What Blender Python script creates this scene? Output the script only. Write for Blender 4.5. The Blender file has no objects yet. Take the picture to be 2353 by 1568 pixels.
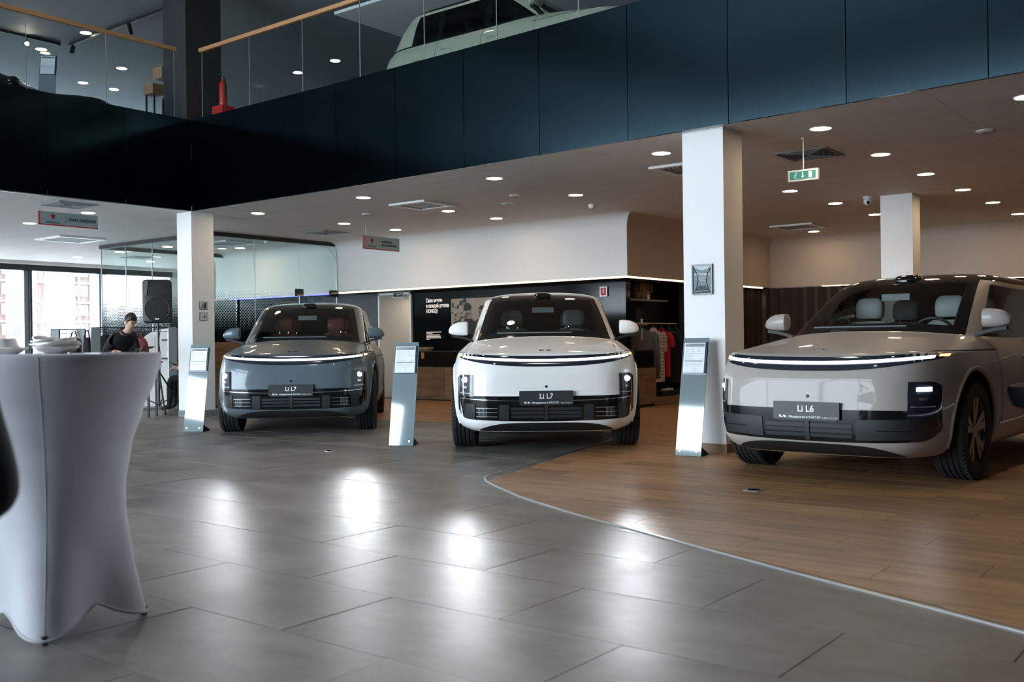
import bpy, bmesh, math, random
from mathutils import Vector, Matrix
from mathutils.bvhtree import BVHTree
random.seed(7)
SC = bpy.context.scene
COL = SC.collection
PI = math.pi

# ------------------------------------------------------------------ camera
cam_d = bpy.data.cameras.new('camera')
cam = bpy.data.objects.new('camera', cam_d)
COL.objects.link(cam)
SC.camera = cam
TH = math.radians(38.0)
ROLL = 0.0115
fw = Vector((math.cos(TH), math.sin(TH), 0)); rt = Vector((math.sin(TH), -math.cos(TH), 0)); up = Vector((0, 0, 1))
cr = rt*math.cos(ROLL) - up*math.sin(ROLL)
cu = up*math.cos(ROLL) + rt*math.sin(ROLL)
mw = Matrix.Identity(4)
for i in range(3):
    mw[i][0] = cr[i]; mw[i][1] = cu[i]; mw[i][2] = -fw[i]
mw[2][3] = 1.12
cam.matrix_world = mw
cam_d.sensor_width = 36.0
cam_d.lens = 35.0
cam_d.clip_end = 600
cam_d.dof.use_dof = True
cam_d.dof.focus_distance = 10.0
cam_d.dof.aperture_fstop = 2.8

# ------------------------------------------------------------------ world, exposure
W = bpy.data.worlds.new('overcast_sky')
SC.world = W
W.use_nodes = True
bg = W.node_tree.nodes['Background']
bg.inputs[0].default_value = (0.77, 0.885, 1.0, 1)
bg.inputs[1].default_value = 4.6
SC.view_settings.view_transform = 'Standard'
SC.view_settings.look = 'None'
SC.view_settings.gamma = 1.0
SC.view_settings.exposure = 1.92
SC.view_settings.use_curve_mapping = False
SC.cycles.max_bounces = 8
SC.cycles.diffuse_bounces = 4
SC.cycles.glossy_bounces = 4
SC.cycles.transparent_max_bounces = 12
SC.cycles.sample_clamp_indirect = 6.0

def portal(name, loc, rot, sx, sy):
    l = bpy.data.lights.new(name, 'AREA'); l.shape = 'RECTANGLE'; l.size = sx; l.size_y = sy
    l.cycles.is_portal = True
    o = bpy.data.objects.new(name, l); o.location = loc; o.rotation_euler = rot; COL.objects.link(o)
# daylight enters through the window wall behind the camera and the far window wall
portal('daylight_lower_windows', (-6.0, 14.175, 2.22), (0, -PI/2, 0), 4.25, 17.85)
portal('daylight_upper_windows', (-6.0, 14.175, 5.45), (0, -PI/2, 0), 1.3, 17.85)
portal('daylight_far_windows', (10.9, 24.55, 1.55), (-PI/2, 0, 0), 9.8, 2.9)

portal('daylight_added_windows', (10.97, 24.55, 5.6), (-PI/2, 0, 0), 9.9, 2.0)  # portal of the unseen window band added to brighten the gallery ceiling

# ------------------------------------------------------------------ materials
MATS = {}
def mat(name, col=(.5, .5, .5), rough=.5, metal=0., coat=0., emit=None, es=0., spec=.5, trans=0., noise=0., nscale=8., bump=0., nstretch=None, sheen=0.):
    m = bpy.data.materials.new(name); m.use_nodes = True
    nt = m.node_tree; b = nt.nodes['Principled BSDF']
    b.inputs['Base Color'].default_value = (*col, 1)
    b.inputs['Roughness'].default_value = rough
    b.inputs['Metallic'].default_value = metal
    b.inputs['Specular IOR Level'].default_value = spec
    b.inputs['Coat Weight'].default_value = coat
    b.inputs['Coat Roughness'].default_value = .03
    if sheen: b.inputs['Sheen Weight'].default_value = sheen
    if trans: b.inputs['Transmission Weight'].default_value = trans
    if emit:
        b.inputs['Emission Color'].default_value = (*emit, 1); b.inputs['Emission Strength'].default_value = es
    if noise or bump:
        tc = nt.nodes.new('ShaderNodeTexCoord'); mp = nt.nodes.new('ShaderNodeMapping')
        nt.links.new(tc.outputs['Object'], mp.inputs[0])
        if nstretch: mp.inputs['Scale'].default_value = nstretch
        n = nt.nodes.new('ShaderNodeTexNoise'); n.inputs['Scale'].default_value = nscale; n.inputs['Detail'].default_value = 5
        nt.links.new(mp.outputs[0], n.inputs[0])
        if noise:
            r = nt.nodes.new('ShaderNodeValToRGB')
            r.color_ramp.elements[0].position = .3; r.color_ramp.elements[1].position = .7
            r.color_ramp.elements[0].color = (*[c*(1-noise) for c in col], 1)
            r.color_ramp.elements[1].color = (*[min(1, c*(1+noise)) for c in col], 1)
            nt.links.new(n.outputs[0], r.inputs[0]); nt.links.new(r.outputs[0], b.inputs['Base Color'])
        if bump:
            bp = nt.nodes.new('ShaderNodeBump'); bp.inputs['Strength'].default_value = bump; bp.inputs['Distance'].default_value = .01
            nt.links.new(n.outputs[0], bp.inputs['Height']); nt.links.new(bp.outputs[0], b.inputs['Normal'])
    MATS[name] = m
    return m

def glass_mat(name, tint=(.9, .95, .95), refl=1.0, rough=0.0, dots=None):
    """thin pane: see-through plus a mirror coat by Fresnel; dots = printed dot film (axis, z_full, z_none, pitch)"""
    m = bpy.data.materials.new(name); m.use_nodes = True
    nt = m.node_tree; nt.nodes.clear()
    out = nt.nodes.new('ShaderNodeOutputMaterial')
    tr = nt.nodes.new('ShaderNodeBsdfTransparent'); tr.inputs[0].default_value = (*tint, 1)
    gl = nt.nodes.new('ShaderNodeBsdfGlossy'); gl.inputs['Roughness'].default_value = rough
    fr = nt.nodes.new('ShaderNodeLayerWeight'); fr.inputs[0].default_value = .5
    pw = nt.nodes.new('ShaderNodeMath'); pw.operation = 'POWER'; pw.inputs[1].default_value = 5.0; nt.links.new(fr.outputs['Facing'], pw.inputs[0])
    mu = nt.nodes.new('ShaderNodeMath'); mu.operation = 'MULTIPLY_ADD'; mu.inputs[1].default_value = .9*refl; mu.inputs[2].default_value = .045*refl; mu.use_clamp = True
    nt.links.new(pw.outputs[0], mu.inputs[0])
    mx = nt.nodes.new('ShaderNodeMixShader')
    nt.links.new(mu.outputs[0], mx.inputs[0]); nt.links.new(tr.outputs[0], mx.inputs[1]); nt.links.new(gl.outputs[0], mx.inputs[2])
    last = mx
    if dots:
        axis, z0, z1, s = dots
        tc = nt.nodes.new('ShaderNodeTexCoord'); sx = nt.nodes.new('ShaderNodeSeparateXYZ'); nt.links.new(tc.outputs['Object'], sx.inputs[0])
        def mth(op, a, b=None, c=None):
            n = nt.nodes.new('ShaderNodeMath'); n.operation = op
            for k, v in enumerate((a, b, c)):
                if v is None: continue
                if isinstance(v, (int, float)): n.inputs[k].default_value = v
                else: nt.links.new(v, n.inputs[k])
            return n.outputs[0]
        u = sx.outputs[axis]; z = sx.outputs[2]
        zz = mth('DIVIDE', z, s*.5); row = mth('FLOOR', zz); odd = mth('MODULO', row, 2.0)
        uu = mth('ADD', mth('DIVIDE', u, s), mth('MULTIPLY', odd, .5))
        fu = mth('SUBTRACT', mth('FRACT', mth('ADD', uu, 100.0)), .5); fz = mth('MULTIPLY', mth('SUBTRACT', mth('FRACT', zz), .5), .62)
        d = mth('SQRT', mth('ADD', mth('MULTIPLY', fu, fu), mth('MULTIPLY', fz, fz)))
        mr = nt.nodes.new('ShaderNodeMapRange'); mr.inputs[1].default_value = z0; mr.inputs[2].default_value = z1
        mr.inputs[3].default_value = .56; mr.inputs[4].default_value = .05; nt.links.new(z, mr.inputs[0])
        mask = mth('LESS_THAN', d, mr.outputs[0])
        mask = mth('MULTIPLY', mask, mth('LESS_THAN', z, z1+.02))
        df = nt.nodes.new('ShaderNodeBsdfDiffuse'); df.inputs[0].default_value = (.006, .008, .009, 1)
        m2 = nt.nodes.new('ShaderNodeMixShader'); nt.links.new(mask, m2.inputs[0])
        nt.links.new(mx.outputs[0], m2.inputs[1]); nt.links.new(df.outputs[0], m2.inputs[2]); last = m2
    nt.links.new(last.outputs[0], out.inputs[0])
    MATS[name] = m
    return m

def floor_tile_mat():
    m = mat('grey_stone_tile', (.10, .097, .092), .34, spec=.5)
    nt = m.node_tree; b = nt.nodes['Principled BSDF']
    geo = nt.nodes.new('ShaderNodeNewGeometry'); oi = nt.nodes.new('ShaderNodeObjectInfo')
    n1 = nt.nodes.new('ShaderNodeTexNoise'); n1.inputs['Scale'].default_value = 1.7; n1.inputs['Detail'].default_value = 8; n1.inputs['Roughness'].default_value = .62
    mp = nt.nodes.new('ShaderNodeMapping'); mp.inputs['Scale'].default_value = (1.6, .9, 1)
    ad = nt.nodes.new('ShaderNodeVectorMath'); ad.operation = 'ADD'
    sc = nt.nodes.new('ShaderNodeVectorMath'); sc.operation = 'SCALE'; sc.inputs['Scale'].default_value = 40
    cx = nt.nodes.new('ShaderNodeCombineXYZ'); nt.links.new(oi.outputs['Random'], cx.inputs[0]); nt.links.new(oi.outputs['Random'], cx.inputs[2])
    nt.links.new(cx.outputs[0], sc.inputs[0]); nt.links.new(geo.outputs['Position'], ad.inputs[0]); nt.links.new(sc.outputs[0], ad.inputs[1])
    nt.links.new(ad.outputs[0], mp.inputs[0]); nt.links.new(mp.outputs[0], n1.inputs[0])
    r = nt.nodes.new('ShaderNodeValToRGB'); r.color_ramp.elements[0].position = .36; r.color_ramp.elements[1].position = .66
    r.color_ramp.elements[0].color = (.092, .085, .076, 1); r.color_ramp.elements[1].color = (.215, .199, .179, 1)
    nt.links.new(n1.outputs[0], r.inputs[0]); nt.links.new(r.outputs[0], b.inputs['Base Color'])
    r2 = nt.nodes.new('ShaderNodeMapRange'); r2.inputs[1].default_value = .3; r2.inputs[2].default_value = .7; r2.inputs[3].default_value = .38; r2.inputs[4].default_value = .48
    nt.links.new(n1.outputs[0], r2.inputs[0]); nt.links.new(r2.outputs[0], b.inputs['Roughness'])
    n2 = nt.nodes.new('ShaderNodeTexNoise'); n2.inputs['Scale'].default_value = 55; n2.inputs['Detail'].default_value = 3
    nt.links.new(geo.outputs['Position'], n2.inputs[0])
    bp = nt.nodes.new('ShaderNodeBump'); bp.inputs['Strength'].default_value = .06; bp.inputs['Distance'].default_value = .004
    nt.links.new(n2.outputs[0], bp.inputs['Height']); nt.links.new(bp.outputs[0], b.inputs['Normal'])
    return m

def wood_mat(name, c0, c1, stretch, rough=.36, scale=2.2):
    m = mat(name, c0, rough, spec=.4)
    nt = m.node_tree; b = nt.nodes['Principled BSDF']
    geo = nt.nodes.new('ShaderNodeNewGeometry'); oi = nt.nodes.new('ShaderNodeObjectInfo')
    cx = nt.nodes.new('ShaderNodeCombineXYZ'); nt.links.new(oi.outputs['Random'], cx.inputs[0]); nt.links.new(oi.outputs['Random'], cx.inputs[1])
    sc = nt.nodes.new('ShaderNodeVectorMath'); sc.operation = 'SCALE'; sc.inputs['Scale'].default_value = 50; nt.links.new(cx.outputs[0], sc.inputs[0])
    ad = nt.nodes.new('ShaderNodeVectorMath'); ad.operation = 'ADD'; nt.links.new(geo.outputs['Position'], ad.inputs[0]); nt.links.new(sc.outputs[0], ad.inputs[1])
    mp = nt.nodes.new('ShaderNodeMapping'); mp.inputs['Scale'].default_value = stretch; nt.links.new(ad.outputs[0], mp.inputs[0])
    n = nt.nodes.new('ShaderNodeTexNoise'); n.inputs['Scale'].default_value = scale; n.inputs['Detail'].default_value = 7; n.inputs['Roughness'].default_value = .6
    nt.links.new(mp.outputs[0], n.inputs[0])
    r = nt.nodes.new('ShaderNodeValToRGB'); r.color_ramp.elements[0].position = .3; r.color_ramp.elements[1].position = .68
    r.color_ramp.elements[0].color = (*c0, 1); r.color_ramp.elements[1].color = (*c1, 1); nt.links.new(n.outputs[0], r.inputs[0])
    hs = nt.nodes.new('ShaderNodeHueSaturation'); nt.links.new(r.outputs[0], hs.inputs['Color'])
    mr = nt.nodes.new('ShaderNodeMapRange'); mr.inputs[3].default_value = .82; mr.inputs[4].default_value = 1.15; nt.links.new(oi.outputs['Random'], mr.inputs[0])
    nt.links.new(mr.outputs[0], hs.inputs['Value']); nt.links.new(hs.outputs[0], b.inputs['Base Color'])
    return m

floor_tile_mat()
wood_mat('oak_plank', (.235, .115, .048), (.46, .255, .122), (5, .7, 1), .38)
wood_mat('oak_panel', (.15, .085, .045), (.29, .18, .10), (.9, .9, 6), .45)
mat('grout', (.05, .05, .05), .8)
mat('white_paint', (.74, .74, .725), .55)
mat('pillar_white', (.78, .785, .78), .5)
mat('ceiling_white', (.58, .555, .525), .7, noise=.05, nscale=1.5, nstretch=(4, .4, 1))
mat('bulkhead_white', (.62, .61, .59), .6)
mat('bulkhead_lamplit_tone', (.50, .42, .345), .6)  # white bulkhead with warm lamp-lit shading put into its colour
mat('black_panel', (.040, .070, .088), .15, metal=1.)
mat('dark_clad', (.02, .022, .024), .5)
mat('black_gloss', (.005, .006, .007), .06, spec=.4)
mat('black_wall', (.005, .006, .007), .10, spec=.22)
mat('black_matt', (.010, .010, .011), .55)
mat('dark_ceiling', (.17, .205, .215), .75)
mat('dark_floor', (.05, .05, .05), .6)
mat('alu', (.55, .58, .60), .35, metal=.9)
mat('chrome', (.75, .76, .78), .12, metal=1.)
mat('oak_rail', (.38, .20, .085), .45, noise=.15, nscale=14, nstretch=(.3, .3, 6))
mat('brown_carpet', (.06, .035, .022), .9)
mat('curtain', (.020, .0095, .006), .85, sheen=.3)
mat('red_paint', (.55, .025, .02), .35, coat=.4)
mat('red_print', (.45, .01, .015), .5)
mat('sign_grey', (.30, .38, .40), .35)
mat('letter_dark', (.02, .025, .03), .5)
mat('letter_white', (.85, .86, .86), .5)
mat('lit_letter', (.85, .78, .7), .5, emit=(1, .85, .72), es=.10)
mat('green_sign', (.01, .14, .10), .4, emit=(.02, .3, .22), es=.12)
mat('white_plastic', (.72, .74, .73), .4)
mat('lamp_lens', (1, .95, .88), .4, emit=(1, .72, .45), es=20.)
mat('lamp_lens_dim', (1, .95, .88), .4, emit=(1, .80, .58), es=10.)
mat('high_lamp', (1, .97, .92), .4, emit=(1, .93, .84), es=13.)
mat('spot_lens', (1, .9, .8), .4, emit=(1, .82, .62), es=60.)
mat('led_warm', (1, .8, .6), .4, emit=(1, .70, .42), es=1.5)
mat('led_blue', (.2, .3, 1), .4, emit=(.05, .08, 1.0), es=.5)
mat('drl_white', (1, 1, 1), .3, emit=(.84, .88, 1.0), es=2.6)
mat('headlamp', (1, 1, 1), .3, emit=(.86, .91, 1.0), es=14.)
mat('amber', (1, .45, .1), .3, emit=(1, .42, .08), es=1.8)
mat('tyre', (.012, .012, .013), .75, bump=.3, nscale=60)
mat('rim', (.30, .31, .32), .25, metal=1.)
mat('rim_dark', (.02, .02, .022), .3, metal=.6)
mat('plate_grey', (.026, .032, .036), .45)
mat('vent_grey', (.014, .018, .022), .5)
mat('stretch_cloth', (.58, .585, .64), .85, sheen=.2)
mat('china', (.82, .79, .75), .25, coat=.3)
mat('acrylic', (.20, .26, .28), .05, spec=.9, coat=1.)
mat('paper', (.80, .83, .85), .6)
mat('paper_frame', (.02, .05, .09), .15, coat=.6)
mat('print_grey', (.22, .25, .27), .6)
mat('print_light', (.55, .58, .60), .6)
mat('stamp_blue', (.35, .45, .6), .6)
mat('speaker_black', (.014, .015, .016), .45)
mat('speaker_grille', (.008, .008, .009), .7, bump=.8, nscale=160)
mat('skin', (.50, .30, .215), .5)
mat('hair', (.015, .012, .010), .5)
mat('cloth_black', (.008, .009, .012), .85)
mat('cloth_striped', (.25, .27, .30), .85)
mat('cloth_grey', (.085, .09, .09), .9, noise=.3, nscale=60)
mat('cloth_white', (.55, .51, .48), .9, noise=.0)
mat('cloth_red', (.42, .012, .02), .85)
mat('cloth_wine', (.16, .025, .035), .9)
mat('cloth_navy', (.010, .014, .022), .9)
mat('cloth_brown', (.20, .125, .07), .8, noise=.5, nscale=9)
mat('navy_leather', (.003, .0032, .0048), .45, spec=.2)
mat('seat_red', (.12, .028, .018), .5)
mat('seat_grey', (.12, .115, .11), .5)
mat('seat_pale', (.40, .43, .41), .5)
mat('interior_black', (.012, .012, .013), .5)
mat('brick_pink', (.125, .082, .072), .9, noise=.1, nscale=.6)
mat('facade_white', (.27, .27, .27), .9)
mat('facade_glass', (.06, .075, .095), .3)
mat('bark', (.13, .11, .10), .9)
mat('snow_ground', (.3, .3, .3), .9)
mat('sepia_light', (.34, .26, .20), .6)
mat('sepia_mid', (.16, .125, .10), .6)
mat('sepia_dark', (.018, .016, .015), .6)
mat('cert_teal', (.15, .21, .225), .35, spec=.2)
mat('cert_light', (.50, .57, .60), .35, spec=.2)
mat('cert_dark', (.012, .018, .024), .35, spec=.2)
mat('grey_frame', (.17, .20, .21), .4)
mat('white_car_far', (.55, .57, .58), .35, coat=.6)
mat('logo_dark', (.05, .052, .055), .25, metal=.6)
mat('screw', (.7, .72, .74), .2, metal=1.)
mat('mirror_dark', (.02, .02, .02), .2)
mat('tinted_plastic', (.014, .017, .026), .08, spec=.5, coat=.3)
mat('paint_white', (.87, .875, .865), .45, coat=.5, spec=.3)
mat('paint_bluegrey', (.10, .135, .16), .40, metal=.2, coat=.5, spec=.3)
mat('paint_greige', (.37, .34, .315), .42, coat=.32, spec=.25)
mat('paint_beige', (.36, .38, .30), .40, coat=.5, spec=.3)
mat('paint_black', (.006, .006, .007), .3, coat=1.)
glass_mat('clear_glass', (.93, .97, .96), .6)
glass_mat('window_glass', (.985, .99, .99), .5)
glass_mat('car_glass', (.72, .76, .76), 1.15)
glass_mat('car_side_glass', (.20, .22, .22), 1.2)
glass_mat('dot_glass_x', (.90, .95, .94), .8, dots=(0, 1.22, 2.12, .060))
glass_mat('dot_glass_y', (.90, .95, .94), .8, dots=(1, 1.22, 2.12, .060))
glass_mat('smoke_glass', (.86, .90, .91), .5)

def patterned_cloth():
    m = mat('cloth_pattern', (.52, .48, .45), .9)
    nt = m.node_tree; b = nt.nodes['Principled BSDF']
    tc = nt.nodes.new('ShaderNodeTexCoord'); v = nt.nodes.new('ShaderNodeTexVoronoi'); v.inputs['Scale'].default_value = 17; v.inputs['Randomness'].default_value = .25
    nt.links.new(tc.outputs['Object'], v.inputs['Vector'])
    r = nt.nodes.new('ShaderNodeValToRGB'); r.color_ramp.interpolation = 'CONSTANT'
    r.color_ramp.elements[0].color = (.06, .07, .09, 1); r.color_ramp.elements[1].color = (.52, .48, .45, 1); r.color_ramp.elements[1].position = .26
    nt.links.new(v.outputs['Distance'], r.inputs[0]); nt.links.new(r.outputs[0], b.inputs['Base Color'])
patterned_cloth()
# light shines through the stretch cloth
_m = MATS['stretch_cloth']; _nt = _m.node_tree
_t = _nt.nodes.new('ShaderNodeBsdfTranslucent'); _t.inputs[0].default_value = (.7, .7, .72, 1)
_x = _nt.nodes.new('ShaderNodeMixShader'); _x.inputs[0].default_value = .22
_nt.links.new(_nt.nodes['Principled BSDF'].outputs[0], _x.inputs[1]); _nt.links.new(_t.outputs[0], _x.inputs[2])
_nt.links.new(_x.outputs[0], _nt.nodes['Material Output'].inputs[0])

# ------------------------------------------------------------------ builders
def cross(a, b): return Vector(a).cross(Vector(b))
class MB:
    def __init__(s): s.v = []; s.f = []
    def add(s, vs, fs):
        o = len(s.v); s.v += [tuple(p) for p in vs]; s.f += [tuple(i+o for i in f) for f in fs]; return s
    def box(s, x0, x1, y0, y1, z0, z1):
        return s.add([(x0, y0, z0), (x1, y0, z0), (x1, y1, z0), (x0, y1, z0), (x0, y0, z1), (x1, y0, z1), (x1, y1, z1), (x0, y1, z1)],
                     [(0, 3, 2, 1), (4, 5, 6, 7), (0, 1, 5, 4), (1, 2, 6, 5), (2, 3, 7, 6), (3, 0, 4, 7)])
    def cbox(s, c, sz): return s.box(c[0]-sz[0]/2, c[0]+sz[0]/2, c[1]-sz[1]/2, c[1]+sz[1]/2, c[2]-sz[2]/2, c[2]+sz[2]/2)
    def bar(s, p, q, w, h=None):
        """square bar from p to q"""
        p, q = Vector(p), Vector(q); h = h or w; d = (q-p).normalized()
        a = d.cross(Vector((0, 0, 1)))
        if a.length < 1e-4: a = Vector((1, 0, 0))
        a.normalize(); b = a.cross(d)
        vs = []
        for r in (p, q):
            for sx, sy in ((-1, -1), (1, -1), (1, 1), (-1, 1)): vs.append(r + a*sx*w/2 + b*sy*h/2)
        return s.add(vs, [(3, 2, 1, 0), (4, 5, 6, 7), (0, 1, 5, 4), (1, 2, 6, 5), (2, 3, 7, 6), (3, 0, 4, 7)])
    def tube(s, pts, r, n=8, closed=False, cap=True):
        pts = [Vector(p) for p in pts]; m = len(pts); vs = []; fs = []
        rs = r if isinstance(r, (list, tuple)) else [r]*m
        prev = None
        for i, p in enumerate(pts):
            if closed: d = pts[(i+1) % m]-pts[i-1]
            else: d = pts[min(i+1, m-1)]-pts[max(i-1, 0)]
            d.normalize()
            if prev is None:
                a = d.cross(Vector((0, 0, 1)))
                if a.length < 1e-3: a = d.cross(Vector((1, 0, 0)))
            else: a = prev - d*prev.dot(d)
            a.normalize(); prev = a; b = d.cross(a)
            for k in range(n):
                t = 2*PI*k/n; vs.append(p + (a*math.cos(t)+b*math.sin(t))*rs[i])
        for i in range(m if closed else m-1):
            j = (i+1) % m
            for k in range(n):
                l = (k+1) % n; fs.append((i*n+k, i*n+l, j*n+l, j*n+k))
        if cap and not closed: fs += [tuple(reversed(range(n))), tuple(range((m-1)*n, m*n))]
        return s.add(vs, fs)
    def lathe(s, prof, n=24, c=(0, 0, 0), axis='z', cap=True):
        vs = []; fs = []; m = len(prof)
        for r, h in prof:
            for k in range(n):
                t = 2*PI*k/n; x, y = r*math.cos(t), r*math.sin(t)
                p = (x, y, h) if axis == 'z' else ((h, x, y) if axis == 'x' else (y, h, x))
                vs.append((p[0]+c[0], p[1]+c[1], p[2]+c[2]))
        for i in range(m-1):
            for k in range(n):
                l = (k+1) % n; fs.append((i*n+k, i*n+l, (i+1)*n+l, (i+1)*n+k))
        if cap: fs += [tuple(reversed(range(n))), tuple(range((m-1)*n, m*n))]
        return s.add(vs, fs)
    def prism(s, poly, z0, z1):
        n = len(poly); vs = [(x, y, z0) for x, y in poly]+[(x, y, z1) for x, y in poly]
        return s.add(vs, [tuple(reversed(range(n))), tuple(range(n, 2*n))]+[(i, (i+1) % n, n+(i+1) % n, n+i) for i in range(n)])
    def loft(s, rings, cap=True, closed=True):
        n = len(rings[0]); vs = [p for r in rings for p in r]; fs = []
        for i in range(len(rings)-1):
            for k in range(n if closed else n-1):
                l = (k+1) % n; fs.append((i*n+k, i*n+l, (i+1)*n+l, (i+1)*n+k))
        if cap: fs += [tuple(reversed(range(n))), tuple(range((len(rings)-1)*n, len(rings)*n))]
        return s.add(vs, fs)
    def ell(s, c, r, nu=16, nv=10, z0=-1., z1=1.):
        rings = []
        for i in range(nv+1):
            h = math.sin(-PI/2+PI*i/nv); h = min(max(h, z0), z1); q = math.sqrt(max(0, 1-h*h))
            q = max(q, .01)
            rings.append([(c[0]+r[0]*q*math.cos(2*PI*k/nu), c[1]+r[1]*q*math.sin(2*PI*k/nu), c[2]+r[2]*h) for k in range(nu)])
        return s.loft(rings)
    def xf(s, M, start=0):
        s.v = s.v[:start]+[tuple(M @ Vector(p)) for p in s.v[start:]]; return s
    def mesh(s, name):
        me = bpy.data.meshes.new(name); me.from_pydata(s.v, [], s.f); me.validate(); return me
    def build(s, name, m, parent=None, smooth=False, ang=40):
        return obj(name, s.mesh(name), m, parent, smooth, ang)

def obj(name, me, m=None, parent=None, smooth=False, ang=40):
    if isinstance(m, str): m = MATS[m]
    if m is not None and not me.materials: me.materials.append(m)
    if smooth:
        me.polygons.foreach_set('use_smooth', [True]*len(me.polygons))
        me.set_sharp_from_angle(angle=math.radians(ang))
    o = bpy.data.objects.new(name, me); COL.objects.link(o)
    if parent: o.parent = parent
    return o
def tag(o, label=None, cat=None, group=None, kind=None):
    if label: o['label'] = label
    if cat: o['category'] = cat
    if group: o['group'] = group
    if kind: o['kind'] = kind
    return o
def thing(name, label, cat, loc=(0, 0, 0), rz=0., group=None, kind=None):
    o = bpy.data.objects.new(name, None); COL.objects.link(o); o.empty_display_size = .1
    o.location = loc; o.rotation_euler = (0, 0, rz); return tag(o, label, cat, group, kind)
def struct(name, mb, m, parent=None, label=None, smooth=False):
    o = mb.build(name, m, parent, smooth)
    if not parent: tag(o, label, None, None, 'structure')
    return o
def struct_root(name, label):
    o = bpy.data.objects.new(name, None); COL.objects.link(o); return tag(o, label, None, None, 'structure')
def copy_tree(o, parent=None):
    c = o.copy(); COL.objects.link(c); c.parent = parent
    for ch in [k for k in o.children]: copy_tree(ch, c)
    return c
TXT = {}
def text(s, size, m, parent, M, name='lettering', depth=.002, align='LEFT', sx=1., bold=0.):
    key = (s, size, align, sx, depth, bold)
    if key not in TXT:
        cu_ = bpy.data.curves.new('t', 'FONT'); cu_.body = s; cu_.size = size; cu_.align_x = align; cu_.extrude = depth; cu_.offset = bold
        to = bpy.data.objects.new('t', cu_); COL.objects.link(to)
        dg = bpy.context.evaluated_depsgraph_get()
        me = bpy.data.meshes.new_from_object(to.evaluated_get(dg)); me.materials.clear()
        if sx != 1.: me.transform(Matrix.Diagonal((sx, 1, 1, 1)))
        bpy.data.objects.remove(to); bpy.data.curves.remove(cu_); TXT[key] = me
    me = TXT[key].copy()
    me.transform(M)
    return obj(name, me, m, parent)
def face_matrix(o, right, upv):
    r = Vector(right).normalized(); u = Vector(upv).normalized(); n = r.cross(u)
    M = Matrix.Identity(4)
    for i in range(3): M[i][0] = r[i]; M[i][1] = u[i]; M[i][2] = n[i]; M[i][3] = o[i]
    return M
def clip_poly(poly, clip):
    """Sutherland-Hodgman against a convex counter-clockwise clip polygon"""
    out = poly
    for i in range(len(clip)):
        a, b = clip[i], clip[(i+1) % len(clip)]
        inside = lambda p: (b[0]-a[0])*(p[1]-a[1])-(b[1]-a[1])*(p[0]-a[0]) >= -1e-9
        res = []
        for k in range(len(out)):
            p, q = out[k-1], out[k]
            ip, iq = inside(p), inside(q)
            if ip != iq:
                d1 = (b[0]-a[0])*(p[1]-a[1])-(b[1]-a[1])*(p[0]-a[0]); d2 = (b[0]-a[0])*(q[1]-a[1])-(b[1]-a[1])*(q[0]-a[0])
                t = d1/(d1-d2); res.append((p[0]+(q[0]-p[0])*t, p[1]+(q[1]-p[1])*t))
            if iq: res.append(q)
        out = res
        if len(out) < 3: return []
    return out
def area(p): return abs(sum(p[i-1][0]*p[i][1]-p[i][0]*p[i-1][1] for i in range(len(p))))/2
def to_px(p):
    d = Vector(p)-Vector((0, 0, 1.12)); k = d.dot(fw)
    if k < .05: return None
    return (1176.5+2288*d.dot(cr)/k, 784-2288*d.dot(cu)/k)
def in_view(pts, m=60):
    q = [to_px(p) for p in pts]; q = [a for a in q if a]
    if not q: return False
    return max(a[0] for a in q) > -m and min(a[0] for a in q) < 2353+m and max(a[1] for a in q) > -m and min(a[1] for a in q) < 1568+m

# ================================================================== THE BUILDING SHELL
ZC = 3.18      # ceiling under the gallery
ZF = 4.20      # gallery floor
ZT = 4.57      # top of the black gallery edge
ZU = 7.00      # ceiling above the gallery
FAS = [(9.03, 13.26), (9.0, 9.9), (8.90, 7.2), (8.80, 5.1), (8.68, 3.0), (8.56, 1.6), (8.40, .0), (8.2, -3.9)]
def fas_x(y):
    for (x0, y0), (x1, y1) in zip(FAS, FAS[1:]):
        if y1 <= y <= y0: return x0+(x1-x0)*(y0-y)/(y0-y1)
    return FAS[0][0] if y > FAS[0][1] else FAS[-1][0]

# ---- floor: slab, stone tiles, oak planks
floor = struct('floor', MB().box(-6.3, 19.9, -4.2, 24.8, -.25, -.012), 'grout', None, 'dark grey stone tile floor of the showroom with oak zone')
wood_clip = [(6.245, 5.167), (6.136, 5.059), (5.988, 4.851), (5.658, 4.344), (5.355, 3.753), (5.148, 3.285), (5.03, 2.98), (4.84, 2.535), (4.70, 2.2),
             (4.54, 1.81), (4.40, 1.46), (4.27, 1.12), (4.14, .80), (3.8, -.1), (3.5, -1.0), (10.30, -1.0), (10.30, 6.22), (9.624, 6.03), (8.618, 5.77), (7.524, 5.515), (6.723, 5.33), (6.40, 5.245)]
def in_wood(x, y):
    if x > 10.3 and (y < 15.4): return True
    return area(clip_poly([(x-.01, y-.01), (x+.01, y-.01), (x+.01, y+.01), (x-.01, y+.01)], wood_clip)) > 1e-6
g = .0022
TX, TY = .6185, 1.182
tile_me = MB().box(g, TX-g, g, TY-g, -.012, 0).mesh('tile'); tile_me.materials.append(MATS['grey_stone_tile'])
ntile = 0
rest = MB()
cand = []
for i in range(-14, 20):
    x0 = 2.50+TX*i
    for j in range(-6, 22):
        y0 = (4.30 if i % 2 == 0 else 4.885)-TY*3+TY*(j-2)
        cs = [(x0, y0), (x0+TX, y0), (x0+TX, y0+TY), (x0, y0+TY)]
        if y0 > 24.3 or x0 > 15 or x0 < -6.2 or y0 < -4.2: continue
        if all(in_wood(*c) for c in cs): continue
        vis = in_view([(x, y, 0) for x, y in cs], 0)
        d = (x0+TX/2)*fw.x+(y0+TY/2)*fw.y
        cand.append((d if vis else 999, x0, y0))
cand.sort()
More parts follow.
